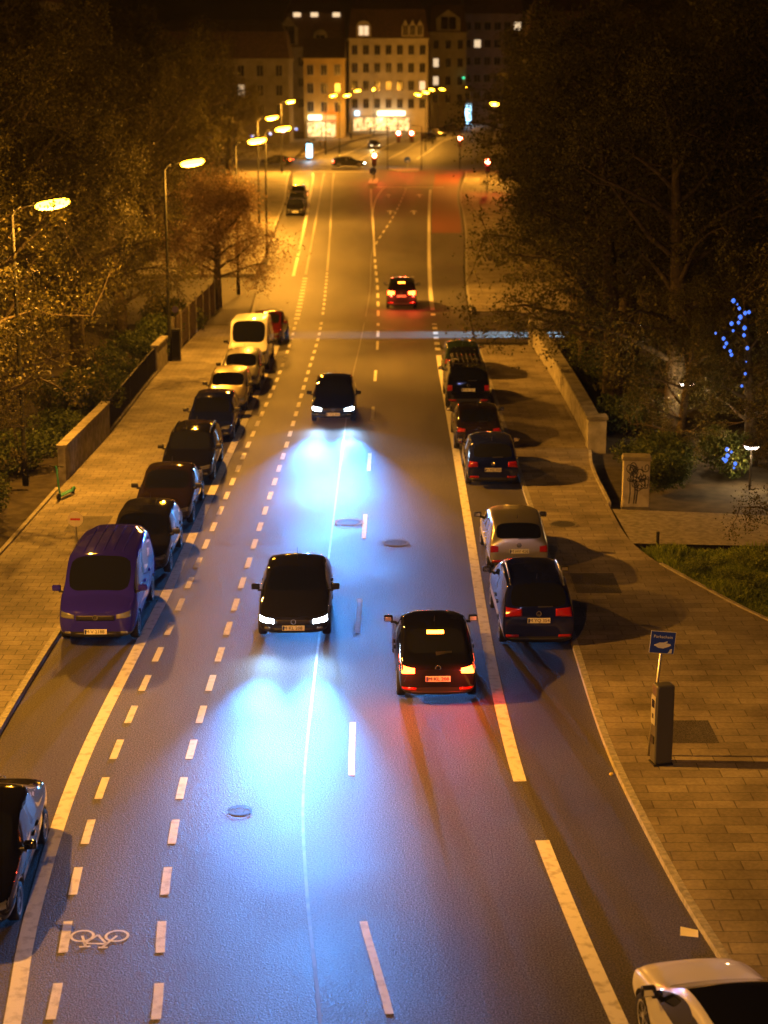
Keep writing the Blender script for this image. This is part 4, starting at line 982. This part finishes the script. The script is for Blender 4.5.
for i, (m, x, y, s) in enumerate(((TA,-14.6,55,0.95),(TC,-14.2,62.5,0.95),(TB,-15.5,70,0.95),(TA,-14.0,79,0.85),(TC,-13.6,90,0.9),(TB,-20,60,1.1),(TA,-21,76,1.15),(TB,-19.5,93,1.1),(TB,-17,127,1.0),(TA,-18,140,1.0),(TC,-19,155,1.1),(TB,-20,172,1.05),(TA,-24,112,1.2),(TB,-27,132,1.25),(TA,-29,160,1.3),(TB,-22,192,1.15),(TA,-24,215,1.2),(TC,-20,228,1.1),(TB,-30,190,1.3),(TA,-36,215,1.4),(TB,-28,84,1.25),(TA,-36,140,1.4),(TB,-44,190,1.5))):
    tree('leafy_tree', m, x, y, i*1.7, s, LL, GLT)
for i, (m, x, y, s) in enumerate(((TC,9.4,70.5,1.1),(TA,9.3,83,1.05),(TC,9.0,77,1.0),(TA,10.8,63.5,1.0),(TB,11.2,79,1.05),(TA,17,60,1.05),(TC,15.6,52.5,0.95),(TB,17.5,70,1.15),(TB,20,62,1.2),(TA,12.3,103,1.0),(TB,13.0,118,1.05),(TC,13.2,133,1.1),(TA,14.5,148,1.05),(TB,16,166,1.1),(TA,16.8,184,1.1),(TC,19,205,1.1),(TA,21,104,1.25),(TB,24,125,1.3),(TA,26,150,1.35),(TB,28,178,1.4),(TA,32,205,1.5),(TB,24,86,1.25),(TA,33,110,1.5),(TB,40,150,1.7),(TA,44,195,1.8),(TB,24,228,1.2),(TA,34,232,1.5))):
    tree('leafy_tree', m, x, y, i*2.1+0.5, s, RL, GRT, leaf=M_LEAFR)
for i, (m, x, y, s) in enumerate(((TC,13.0,60.5,0.62),(TC,16.5,63,0.7),(TA,13.2,69,0.6),(TC,15.5,76,0.7),(TC,12.5,87,0.6),(TC,19.5,72,0.8),(TC,21,56.5,0.62),(TC,10.4,60.2,0.5))):
    tree('understorey_tree', m, x, y, i*1.3, s, 'low dark leafy tree growing under the tall trees behind the right parapet', 'low trees behind the right parapet', leaf=M_LEAFR)
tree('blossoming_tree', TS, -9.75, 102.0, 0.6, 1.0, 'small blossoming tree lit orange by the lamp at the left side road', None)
tree('small_tree', TC, -13.4, 50.0, 2.2, 0.62, 'small young tree with lamp-lit twigs at the left edge', None)
tree('small_tree', TC, 11.9, 46.4, 4.0, 0.5, 'small dark tree standing in the grass at the right edge', None)
def bush_mesh(seed, r, h, n, ls, mat):
    g = random.Random(seed); mb = MB(); vs = []; fs = []; blobs = [(Vector((g.uniform(-r,r)*0.6, g.uniform(-r,r)*0.6, h*g.uniform(0.3,0.75))), r*g.uniform(0.35,0.6)) for _ in range(9)]
    for k in range(n):
        c0, rr = blobs[g.randrange(9)]; d = Vector((g.gauss(0,1), g.gauss(0,1), g.gauss(0,1))).normalized()*rr*(g.random()**0.35); c = c0+Vector((d.x, d.y, d.z*h/r*0.7)); c.z = max(0.03, c.z)
        nn = Vector((g.gauss(0,1), g.gauss(0,1), g.gauss(0,1)+0.4)).normalized(); a = nn.orthogonal().normalized(); b = nn.cross(a); s = ls*g.uniform(0.6,1.4); i0 = len(vs)
        vs += [c-a*s*0.5, c+b*s*0.28, c+a*s*0.5, c-b*s*0.28]; fs.append((i0,i0+1,i0+2,i0+3))
    return mb.add(vs, fs).mesh('foliage', mat)
BU = [bush_mesh(11+k, 1.3, 1.6, 5200, 0.11, M_BUSH) for k in range(2)]
def bush(x, y, s, label, group, k):
    o = link('leafy_bush', BU[k % 2], None, (x, y, 0)); o.scale = (s, s, s*rnd.uniform(0.8,1.2)); o.rotation_euler = (0,0,k*1.3); return tag(o, label, 'bush', group)
k = 0
for x, y, s in ((-12.6,58.5,1.1),(-12.4,53.5,1.0),(-13.6,48,1.2),(-12.3,63,1.2),(-12.2,67.5,1.3),(-12.0,72,1.2),(-11.9,76.5,1.2),(-11.8,81.5,1.2),(-11.6,87,1.3),(-11.4,92.5,1.3),(-14.5,43.5,1.2)):
    bush(x, y, s, 'dark overgrown bush behind the left wall and kerb', 'dark bushes along the left wall', k); k += 1
for x, y, s in ((9.6,59,1.2),(9.2,56.2,0.9),(11.5,58.8,1.0),(14.8,55.8,1.2),(9.9,66,1.3),(10.0,74.5,1.3),(9.9,82,1.4),(17,52.2,1.4)):
    bush(x, y, s, 'dark overgrown bush behind the right parapet and cabinet', 'dark bushes behind the right parapet', k); k += 1
M_VERGE = leafmat('verge_leaves', [(0.0, (0.08, 0.12, 0.012)), (1.0, (0.26, 0.32, 0.05)), (0.5, (0.16, 0.2, 0.025))])
VB = bush_mesh(31, 1.0, 0.8, 2600, 0.09, M_VERGE)
for k2, (x, y, s) in enumerate(((9.0,46.9,0.7),(10.3,47.2,0.85),(11.8,47.3,0.8),(13.3,47.6,0.9),(9.6,45.4,0.7),(11.0,45.4,0.8),(12.6,45.6,0.8),(10.8,43.4,0.75),(12.5,43.4,0.8),(12.2,41.2,0.8),(13.8,44.3,0.9))):
    o = link('low_shrub', VB, None, (x, y, -0.05)); o.scale = (s, s, s*rnd.uniform(0.6,0.95)); o.rotation_euler = (0,0,k2*1.1); tag(o, 'low bright green shrub growing in the verge beside the right pavement', 'shrub', 'low shrubs in the right verge')
# grass beside the path
mb = MB(); vs = []; fs = []; g = random.Random(3)
for i in range(16000):
    y = g.uniform(38.6, 48.9); x0 = interp(EDGE_R, y)+0.16; x = x0+abs(g.gauss(0,1))*3.0+0.02
    if x > 17: continue
    cl = math.sin(x*2.1+y*1.3)*math.sin(y*2.3-x*0.7); hh = (0.07+0.16*max(0, cl+0.4))*g.uniform(0.5,1.5)
    a = g.uniform(0,6.28); w = 0.022; lx, ly = g.gauss(0,0.12), g.gauss(0,0.12); i0 = len(vs)
    vs += [(x-w*math.cos(a), y-w*math.sin(a), -0.05), (x+w*math.cos(a), y+w*math.sin(a), -0.05), (x+lx*0.5+w*0.7*math.cos(a), y+ly*0.5+w*0.7*math.sin(a), hh*0.6), (x+lx, y+ly, hh), (x+lx*0.5-w*0.7*math.cos(a), y+ly*0.5-w*0.7*math.sin(a), hh*0.6)]
    fs.append((i0,i0+1,i0+2,i0+3,i0+4))
tag(mb.add(vs, fs).build('grass', M_GRASS, None, fix=False), 'rough green grass growing beside the right pavement', 'grass', kind='stuff')
tag(MB().tube([(7.95,48.9,-0.05),(7.95,48.9,0.55)], 0.05, 8).build('path_bollard', M_IRON), 'short dark bollard at the corner of grass and gravel path', 'bollard')

# ------------------------------------------------------------------ lights among the right trees
M_COOL = principled('cool_globe', (0.8,0.8,0.8), 0.3, emit=(1,0.86,0.78), estr=14)
M_BLU = principled('blue_bulb', (0.1,0.2,0.6), 0.3, emit=(0.05,0.2,1.0), estr=1.3)
M_WARM = principled('warm_bulb', (0.7,0.4,0.1), 0.3, emit=(1,0.42,0.1), estr=6)
def low_lamp(x, y, z, label):
    o = empty('garden_lamp', (x, y, 0)); tag(o, label, 'lamp', 'low lamps among the right trees')
    MB().tube([(0,0,-0.06),(0,0,z)], 0.04, 8).build('post', M_IRON, o)
    MB().lathe([(0.26,z+0.0),(0.30,z+0.06),(0.22,z+0.16),(0.05,z+0.2)], 18).build('hood', M_IRON, o)
    MB().lathe([(0.04,z-0.12),(0.2,z-0.09),(0.25,z-0.01)], 18).build('lamp_shade', M_COOL, o)
    point((x, y, z-0.25), 420, (1,0.62,0.25), 0.1, 'garden_lamp_light')
low_lamp(12.2, 56.6, 1.45, 'low white garden lamp shining through the right trees'); low_lamp(10.9, 62.0, 2.6, 'farther small garden lamp between dark trunks on the right')
def string(x, y, z0, z1, n, mat, label, grp, amp=0.15):
    o = empty('light_string', (x, y, z0)); tag(o, label, 'string lights', grp); g = random.Random(int(x*10))
    pts = [Vector((g.uniform(-amp,amp), g.uniform(-amp,amp), (z1-z0)*k/(n-1))) for k in range(n)]
    MB().tube(pts, 0.012, 4).build('cable', M_BLACK, o)
    for p in pts:
        k_ = g.uniform(0.3, 0.95); MB().lathe([(0.02*k_,-0.09*k_),(0.075*k_,-0.03*k_),(0.075*k_,0.04*k_),(0.02*k_,0.09*k_)], 8, 0, Matrix.Translation(p)).build('bulb', mat, o)
for (x, y, za, zb_, m_, lb) in ((11.75,56,3.6,6.0,M_BLU,'tallest blue light string hanging in a right hand tree'),(11.0,56,4.6,5.4,M_BLU,'short blue light string beside the tallest blue one'),(11.5,56.6,5.4,6.3,M_BLU,'high blue light string above the short one'),(12.6,56,4.6,6.1,M_WARM,'warm orange light string next to the blue strings'),(13.0,56,3.4,5.4,M_WARM,'long warm light string at the right edge'),(11.1,55,1.1,1.7,M_BLU,'dim blue light string low between the trunks')):
    string(x, y, za, zb_, 7, m_, lb, 'light strings among the right trees', 0.28)

# car waiting in the right side road: its headlights light the road mouth
place_car(HATCH, 'waiting_car', 'car waiting in the right side road behind the trees, headlights on', 'car', 15.6, 91.4, 91, GREY, None, lit=('front',))
for s in (-0.6, 0.6): spot((13.3, 91.4+s, 0.66), (6.6, 91.3+s*1.0, 0.0), 110000, (0.4,0.72,1.0), 9.5, 0.8, smooth=4)
# traffic crossing at the junction
place_car(ESTATE, 'crossing_car', 'car crossing the junction from the left with white headlights', 'car', -5.0, 252, -84, GREY, None, lit=('front', 'rear'))
place_car(SALOON, 'crossing_car', 'car leaving the junction towards the left with red tail lamps', 'car', -15.5, 258, 74, BLACKP, None, lit=('rear',))
spot((-2.4, 252, 0.7), (12, 251, 0), 6000, (0.6,0.8,1), 60)

# ------------------------------------------------------------------ junction: signals, signs
def signal(x, y, h, label, arm=0.0, h_extra=0.0):
    o = empty('traffic_light', (x, y, 0)); tag(o, label, 'traffic light', 'red traffic lights at the junction')
    MB().tube([(0,0,0),(0,0,h+0.9)] if not arm else [(arm,0,0),(arm,0,h+1.0),(0,0,h+1.1)], 0.06, 8).build('pole', M_POLE, o)
    hs = MB().box(-0.26,0.26,-0.2,-0.062,h-1.15,h+0.38).build('housing', M_BLACK, o)
    for k in range(3):
        zc = h+0.08-k*0.49
        MB().lathe([(0.22,0),(0.2,0.05),(0.1,0.085)], 14, 0, Matrix.Translation((0,-0.202,zc)) @ Matrix.Rotation(PI/2, 4, 'X')).build('lens', M_REDSIG if k == 0 else M_OFFSIG, hs)
    point((x, y-0.6, h+0.08), 260, (1,0.05,0.03), 0.1, 'signal_light')
signal(3.8, 246, 4.9, 'red signal over the middle of the road, brighter of the overhead pair', 1.4)
signal(2.0, 246, 4.9, 'red signal on the left of the overhead pair', -1.5)
signal(-1.2, 222, 3.0, 'red signal on the traffic island in the road centre')
signal(10.5, 246, 4.2, 'red signal on the right beyond the road, upper one'); signal(11.6, 199, 3.4, 'red signal in front of the right trees, lowest one')
for x, y, lb in ((3.2,243.2,'blue round keep-right sign on the island under the red signals'),(-1.35,216,'blue round sign on the nearer traffic island')):
    o = empty('island_sign', (x, y, 0)); tag(o, lb, 'sign')
    MB().tube([(0,0,0),(0,0,1.6)], 0.04, 8).build('post', M_STEEL, o)
    MB().lathe([(0.42,-0.012),(0.42,0.012)], 22, 0, Matrix.Translation((0,-0.06,1.5)) @ Matrix.Rotation(PI/2, 4, 'X')).build('sign_face', M_SBLUE, o)
    MB().box(-0.05,0.22,-0.085,-0.074,1.25,1.35).build('arrow', M_SWHITE, o)
structure(MB().prism([(-1.9,214),(-0.8,214),(-0.7,225),(-1.8,225)], 0.0, 0.13).build('traffic_island', M_KERB))
structure(MB().prism([(2.0,241),(4.8,241),(4.8,247.5),(0.3,247.5)], 0.01, 0.13).build('traffic_island', M_KERB))

# ------------------------------------------------------------------ houses at the end of the street
M_CREAM = noisy('cream_render', (0.42,0.38,0.31), (0.54,0.49,0.41), 0.6, 0.85); M_YEL = noisy('yellow_render', (0.45,0.33,0.11), (0.55,0.41,0.15), 0.6, 0.85)
M_GREYR = noisy('grey_render', (0.2,0.185,0.165), (0.29,0.27,0.24), 0.6, 0.85); M_ROSE = noisy('rose_render', (0.25,0.19,0.2), (0.34,0.26,0.27), 0.6, 0.85)
M_ROOFT = noisy('roof_tiles', (0.05,0.028,0.02), (0.09,0.05,0.036), 2, 0.85); M_WINF = principled('window_frame', (0.3,0.28,0.25), 0.6); M_PANE = principled('dark_pane', (0.012,0.012,0.014), 0.08)
M_LITW = principled('lit_pane', (0.8,0.7,0.5), 0.4, emit=(1,0.72,0.42), estr=1.0); M_SHOP = principled('shop_light', (0.9,0.85,0.7), 0.4, emit=(1,0.84,0.5), estr=5)
M_SHOPWIN = noisy('shop_pane', (0.1,0.08,0.05), (0.3,0.25,0.15), 1.5, 0.2)
q_ = M_SHOPWIN.node_tree.nodes['Principled BSDF']; q_.inputs['Emission Strength'].default_value = 1.3; M_SHOPWIN.node_tree.links.new([n for n in M_SHOPWIN.node_tree.nodes if n.type == 'VALTORGB'][0].outputs['Color'], q_.inputs['Emission Color'])
[n for n in M_SHOPWIN.node_tree.nodes if n.type == 'VALTORGB'][0].color_ramp.elements[0].color = (0.25,0.12,0.03,1); [n for n in M_SHOPWIN.node_tree.nodes if n.type == 'VALTORGB'][0].color_ramp.elements[1].color = (1.0,0.8,0.4,1)
M_SHOPR = principled('shop_sign_red', (0.8,0.1,0.05), 0.4, emit=(1,0.12,0.03), estr=5); M_SHOPB = principled('shop_sign_blue', (0.2,0.5,0.9), 0.4, emit=(0.4,0.75,1), estr=4); M_GRN = principled('green_light', (0.1,0.6,0.4), 0.4, emit=(0.05,1,0.45), estr=3)
def house(name, label, x0, x1, yf, depth, eave, floors, bays, wallm, roof_h, rot=0.0, ground_lit=False, lit=(), roof='mansard', firstz=4.5, ww=1.15, wh=1.9, dormers=(), chimneys=0):
    root = empty(name, ((x0+x1)/2, yf, 0), R(rot)); tag(root, label, 'building'); w = (x1-x0)/2
    MB().box(-w, w, 0, depth, -0.05, eave).build('wall', wallm, root)
    MB().box(-w-0.25, w+0.25, -0.35, depth+0.3, eave+0.003, eave+0.4).build('cornice', wallm, root)
    if roof == 'mansard':
        q = MB(); a = 1.6; b = roof_h*0.68; z0 = eave+0.403
        q.add([(-w-0.2,-0.25,z0),(w+0.2,-0.25,z0),(w+0.2,depth+0.2,z0),(-w-0.2,depth+0.2,z0),(-w+0.6,a,z0+b),(w-0.6,a,z0+b),(w-0.6,depth-a,z0+b),(-w+0.6,depth-a,z0+b),(-w+2,depth/2,z0+roof_h),(w-2,depth/2,z0+roof_h)], [(0,3,2,1),(0,1,5,4),(1,2,6,5),(2,3,7,6),(3,0,4,7),(4,5,9,8),(6,7,8,9),(5,6,9),(7,4,8)])
    else:
        q = MB(); z0 = eave+0.403
        q.add([(-w-0.2,-0.3,z0),(w+0.2,-0.3,z0),(w+0.2,depth+0.3,z0),(-w-0.2,depth+0.3,z0),(-w-0.2,depth/2,z0+roof_h),(w+0.2,depth/2,z0+roof_h)], [(0,3,2,1),(0,1,5,4),(2,3,4,5),(1,2,5),(3,0,4)])
    rf = q.build('roof', M_ROOFT, root)
    for k in range(chimneys):
        x = -w*0.6+1.2*w*k/max(1, chimneys-1); MB().box(x-0.4,x+0.4,depth/2-0.3,depth/2+0.3,eave+roof_h*0.6,eave+roof_h+1.6).build('chimney', M_GREYR, rf)
    fh = (eave-firstz)/floors
    for f_ in range(floors):
        for b in range(bays):
            x = -w+(b+0.5)*2*w/bays; z = firstz+f_*fh+0.75
            fr = MB().box(x-ww/2-0.12,x+ww/2+0.12,-0.10,0.02,z-0.1,z+wh+0.12).build('window', M_WINF if wallm != M_YEL else M_CREAM, root)
            is_lit = (f_, b) in lit
            pn = MB()
            for s in (-1, 1): pn.box(min(s*0.04,s*ww/2)+x, max(s*0.04,s*ww/2)+x, -0.125,-0.103,z,z+wh)
            pn.build('pane', M_LITW if is_lit else M_PANE, fr)
    for (dx, dw, dh, dl, arch) in dormers:
        q = MB(); zb_ = eave+0.5
        prof = [(-dw/2,0),(dw/2,0),(dw/2,dh*0.6)] + ([(dw/2*math.cos(a), dh*0.6+dh*0.4*math.sin(a)) for a in (PI/8,PI/4,3*PI/8,PI/2,5*PI/8,3*PI/4,7*PI/8)] if arch else [(0,dh)]) + [(-dw/2,dh*0.6)]
        q.prism([(x+dx,z+zb_) for x, z in prof], -3.2, 0.15, 0, Matrix.Rotation(PI/2, 4, 'X')); dm = q.build('dormer', wallm, root)
        pn = MB()
        for s in (-1, 1): pn.box(dx+min(s*0.08,s*dw*0.32), dx+max(s*0.08,s*dw*0.32), -0.19,-0.155, zb_+0.5, zb_+dh*0.68)
        pn.build('pane', M_LITW if dl else M_PANE, dm)
    return root
house('corner_house', 'large cream corner house with arched lit dormer facing down the street', -7.6, 9.6, 392, 16, 19.6, 4, 7, M_CREAM, 9.0, 2, lit=((1,6),), dormers=((-5.4,3.2,3.6,True,True),(3.6,1.5,3.8,False,False),(5.2,1.5,3.8,False,False),(6.8,1.5,3.8,False,False)), chimneys=2)
house('grey_house', 'grey gabled house with three lit roof windows left of the cream house', -22.5, -8.4, 396, 16, 17.8, 3, 5, M_GREYR, 10.5, 0, dormers=((1.5,3.0,3.6,False,True),(-5.5,4.2,6.4,False,False)), lit=())
house('yellow_house', 'lower yellow house with a lit shop at its foot', -16.0, -7.9, 358, 14, 15.2, 3, 3, M_YEL, 4.0, 0, roof='gable')
house('gable_house', 'narrow cream house with a gable between cream corner and rose houses', 10.8, 19.4, 425, 18, 21.5, 4, 3, M_CREAM, 9.0, 4, lit=((1,0),(2,0)), dormers=((0,5.6,5.0,False,False),), firstz=5)
house('rose_house', 'tall rose-grey house with window rows behind the far lamps', 20.4, 36, 470, 18, 27.0, 5, 6, M_ROSE, 10.0, 4, lit=((3,1),(4,5)), firstz=5, ww=1.6)
house('dark_house', 'unlit grey house half hidden by trees left of the yellow house', -42, -17.5, 330, 15, 15, 3, 7, M_GREYR, 7, 0, lit=((1,4),))
house('dark_house', 'unlit grey house behind the right trees with two lit windows', 24, 60, 300, 15, 17, 4, 9, M_GREYR, 8, 0, lit=((2,3),(3,6)))
house('dark_house', 'unlit long house far behind the left trees with one lit window', -100, -56, 300, 16, 24, 5, 9, M_GREYR, 8, 0, lit=((4,6),))
# roof windows of the grey house
def skylights(root_name, xs, z, y, m):
    r = [o for o in bpy.data.objects if o.name == root_name][0]
    for x in xs: MB().box(x-0.8,x+0.8,y,y+0.3,z,z+0.9).build('roof_window', m, r)
skylights('grey_house', (-3.6, 0.2, 5.0), 24.6, 0.9, M_LITW)
# lit shop fronts
def shop(name, label, x0, x1, y, mat, z0=0.4, z1=3.2, sign=None, power=500, col=(1,0.75,0.4)):
    o = empty(name, ((x0+x1)/2, y, 0)); tag(o, label, 'shop front'); w = (x1-x0)/2; n = max(2, int(2*w/2.2))
    MB().box(-w,w,-0.30,-0.02,3.35,3.6).build('awning', M_WINF, o)
    for k in range(n):
        a = -w+2*w*k/n; MB().box(a+0.12,a+2*w/n-0.12,-0.1,-0.03,z0,z1).build('shop_window', mat, o); MB().box(a-0.07,a+0.07,-0.16,-0.03,0,3.35).build('pillar', M_GREYR, o)
    if sign: 
        for (a, b, m_) in sign: MB().box(a,b,-0.5,-0.32,3.7,4.6).build('sign_panel', m_, o)
    point(((x0+x1)/2, y-3, 2.8), power, col, 0.4, 'shop_light')
shop('lit_shop', 'long lit shop front with a bright white sign under the cream house', -6.8, 5.6, 391.2, M_SHOPWIN, sign=((-0.8,5.2,M_SHOP),(-5.8,-4.8,M_SHOPB)), power=500)
shop('corner_shop', 'small brightly lit corner shop with red and orange signs', -15.4, -9.6, 357.4, M_SHOPWIN, sign=((-2.6,0.0,M_SHOP),(0.2,2.9,M_SHOPR)), power=500)
def pillar(x, y, h, r, m, label):
    o = empty('advertising_column', (x, y, 0)); tag(o, label, 'advertising column')
    MB().lathe([(r*1.05,0),(r*1.05,0.4),(r,0.42)], 18).build('base', M_IRON, o); MB().lathe([(r,0.42),(r,h)], 18).build('lit_drum', m, o); MB().lathe([(r*1.15,h),(r*1.1,h+0.15),(r*0.3,h+0.45)], 18).build('cap', M_IRON, o)
    point((x, y-r-0.8, h*0.6), 400, (0.5,0.75,1), 0.3, 'column_light')
pillar(-11.4, 271.5, 2.5, 0.45, M_SHOPB, 'glowing blue-white advertising column at the corner of the junction'); pillar(20.5, 440, 5.2, 0.9, M_SHOPB, 'tall pale glowing column up the road to the right')
def lampdot(x, y, z, m, label, grp=None):
    o = empty('hanging_lamp', (x, y, z)); tag(o, label, 'lamp', grp)
    MB().tube([(0,0,0.15),(0,0,z*0.0+1.6)], 0.02, 5).build('cable', M_BLACK, o); MB().lathe([(0.08,-0.2),(0.22,-0.05),(0.2,0.1),(0.05,0.16)], 12).build('lamp_shade', m, o)
for i, x in enumerate((-23.0, -17.6, -15.3, -13.6, -12.0)): lampdot(x, 236+i*2, 4.6+i*0.25, M_BLU, 'small blue lamp hanging in a row beyond the left trees', 'blue lamps hanging in a row beyond the left trees')
lampdot(18.8, 424, 11.5, M_GRN, 'small green light on the gable house front')
# far parked cars up the road
for x, y, h_, m_, lb in ((11.2,366,205,BEIGE,'pale car parked far up the road under the lamps'),(17.8,432,205,BEIGE,'pale taxi-like car farthest up the road to the right'),(15.2,405,205,BLACKP,'dark car between the two pale cars far up the road'),(8.8,350,203,GREY,'grey car parked far up the road, just before a pale one')):
    place_car(HATCH, 'distant_car', lb, 'car', x, y, h_, m_, 'cars parked far up the road')
place_car(HATCH, 'distant_car', 'distant car coming down to the junction with yellow headlights', 'car', -1.8, 312, 188, GREY, None, lit=('front',), hl=M_SHOP)
spot((-1.9, 309.6, 0.8), (-4, 300, 0), 4000, (1,0.7,0.25), 60)

# people by the corner shop
def person(x, y, rz, label, coat):
    vs = [(0,0,0.95),(0,0,1.2),(0,0,1.42),(0,0,1.53),(0,-0.01,1.66),(0,0,1.75),(0.1,0,0.88),(0.11,-0.05,0.5),(0.11,0,0.08),(0.11,-0.14,0.03),(-0.1,0,0.88),(-0.11,0.03,0.5),(-0.11,0.1,0.08),(-0.11,-0.04,0.03),(0.19,0,1.4),(0.25,0.02,1.13),(0.24,-0.1,0.88),(0.24,-0.14,0.78),(-0.19,0,1.4),(-0.25,0.02,1.13),(-0.24,-0.08,0.88),(-0.24,-0.12,0.78)]
    es_ = [(0,1),(1,2),(2,3),(3,4),(4,5),(0,6),(6,7),(7,8),(8,9),(0,10),(10,11),(11,12),(12,13),(2,14),(14,15),(15,16),(16,17),(2,18),(18,19),(19,20),(20,21)]
    rs = [0.16,0.15,0.15,0.06,0.10,0.085,0.10,0.07,0.05,0.04,0.10,0.07,0.05,0.04,0.075,0.052,0.042,0.035,0.075,0.052,0.042,0.035]
    me = bpy.data.meshes.new('person'); me.from_pydata(vs, es_, []); o = bpy.data.objects.new('tmp_person', me); COL.objects.link(o)
    me.materials.append(coat)
    sm = o.modifiers.new('k', 'SKIN'); 
    for v, r in zip(me.skin_vertices[0].data, rs): v.radius = (r, r)
    me.skin_vertices[0].data[0].use_root = True
    ss = o.modifiers.new('s', 'SUBSURF'); ss.levels = ss.render_levels = 1
    dg = bpy.context.evaluated_depsgraph_get(); dg.update(); res = bpy.data.meshes.new_from_object(o.evaluated_get(dg)); bpy.data.objects.remove(o)
    res.materials.clear(); res.materials.append(coat); res.materials.append(principled('skin', (0.42,0.26,0.18), 0.6) if 'skin' not in MATS else MATS['skin'])
    res.materials.append(principled('trousers', (0.02,0.022,0.03), 0.8) if 'trousers' not in MATS else MATS['trousers'])
    for p in res.polygons:
        c = p.center; p.use_smooth = True
        p.material_index = 1 if c.z > 1.5 or (abs(c.x) > 0.2 and c.z < 0.84) else (2 if c.z < 0.86 else 0)
    p = link('person', res, None, (x, y, 0.1)); p.rotation_euler = (0,0,rz); tag(p, label, 'person')
    MB().lathe([(0.115,-0.03),(0.12,0.03),(0.09,0.09),(0.02,0.115)], 12, 0, Matrix.Translation((0,0.015,1.73))).build('hair', M_BLACK, p, True)
M_COATA = principled('coat_black', (0.02,0.02,0.022), 0.8); M_COATB = principled('coat_grey', (0.1,0.09,0.085), 0.8)
person(-10.8, 303, 0.3, 'person in a black coat standing in front of the corner shop', M_COATA); person(-10.0, 304, -0.5, 'person in a grey coat beside the one in black at the corner shop', M_COATB)
person(-2.8, 372, 1.0, 'person in dark clothes walking past the long lit shop front', M_COATA)

# ------------------------------------------------------------------ night air
mh = bpy.data.materials.new('night_air'); mh.use_nodes = True
nt = mh.node_tree; nt.nodes.remove(nt.nodes['Principled BSDF']); pv = nt.nodes.new('ShaderNodeVolumePrincipled')
pv.inputs['Color'].default_value = (0.9, 0.9, 0.92, 1); pv.inputs['Density'].default_value = 0.00008; pv.inputs['Anisotropy'].default_value = 0.55
nt.links.new(pv.outputs[0], nt.nodes['Material Output'].inputs['Volume'])
hz = MB().box(-910, 910, -70, 1510, -1.1, 62).build('haze', mh); hz['kind'] = 'stuff'
# ------------------------------------------------------------------ camera, world, sun
cam = bpy.data.cameras.new('camera'); co = bpy.data.objects.new('camera', cam); COL.objects.link(co); sc.camera = co
co.location = (0, 0, 13.57); co.rotation_euler = (R(90-14.26), 0, 0)
cam.sensor_fit = 'VERTICAL'; cam.sensor_height = 36; cam.lens = 1744*36/1024; cam.clip_end = 3000; cam.clip_start = 0.5
cam.dof.use_dof = True; cam.dof.focus_distance = 37; cam.dof.aperture_fstop = 61.3/1000/0.07
w = bpy.data.worlds.new('World'); sc.world = w; w.use_nodes = True
nt = w.node_tree; bg = nt.nodes['Background']; sky = nt.nodes.new('ShaderNodeTexSky'); sky.sky_type = 'NISHITA'; sky.sun_disc = False
sky.sun_elevation = R(1.5); sky.sun_rotation = R(200); nt.links.new(sky.outputs['Color'], bg.inputs['Color']); bg.inputs['Strength'].default_value = 0.0003
sd = bpy.data.lights.new('sun', 'SUN'); sd.energy = 0.001; sd.angle = R(0.5); sd.color = (0.75, 0.8, 1.0); so = bpy.data.objects.new('sun', sd); COL.objects.link(so); so.rotation_euler = (R(55), 0, R(40))
sc.view_settings.view_transform = 'Standard'; sc.view_settings.look = 'None'; sc.view_settings.exposure = 0; sc.view_settings.gamma = 1; sc.view_settings.use_curve_mapping = False
sc.cycles.use_denoising = True
try: sc.cycles.denoiser = 'OPENIMAGEDENOISE'
except Exception: pass
sc.cycles.use_light_tree = True; sc.cycles.max_bounces = 6; sc.cycles.diffuse_bounces = 2; sc.cycles.glossy_bounces = 3; sc.cycles.transmission_bounces = 3; sc.cycles.transparent_max_bounces = 8
sc.cycles.sample_clamp_indirect = 6; sc.cycles.caustics_reflective = False; sc.cycles.caustics_refractive = False
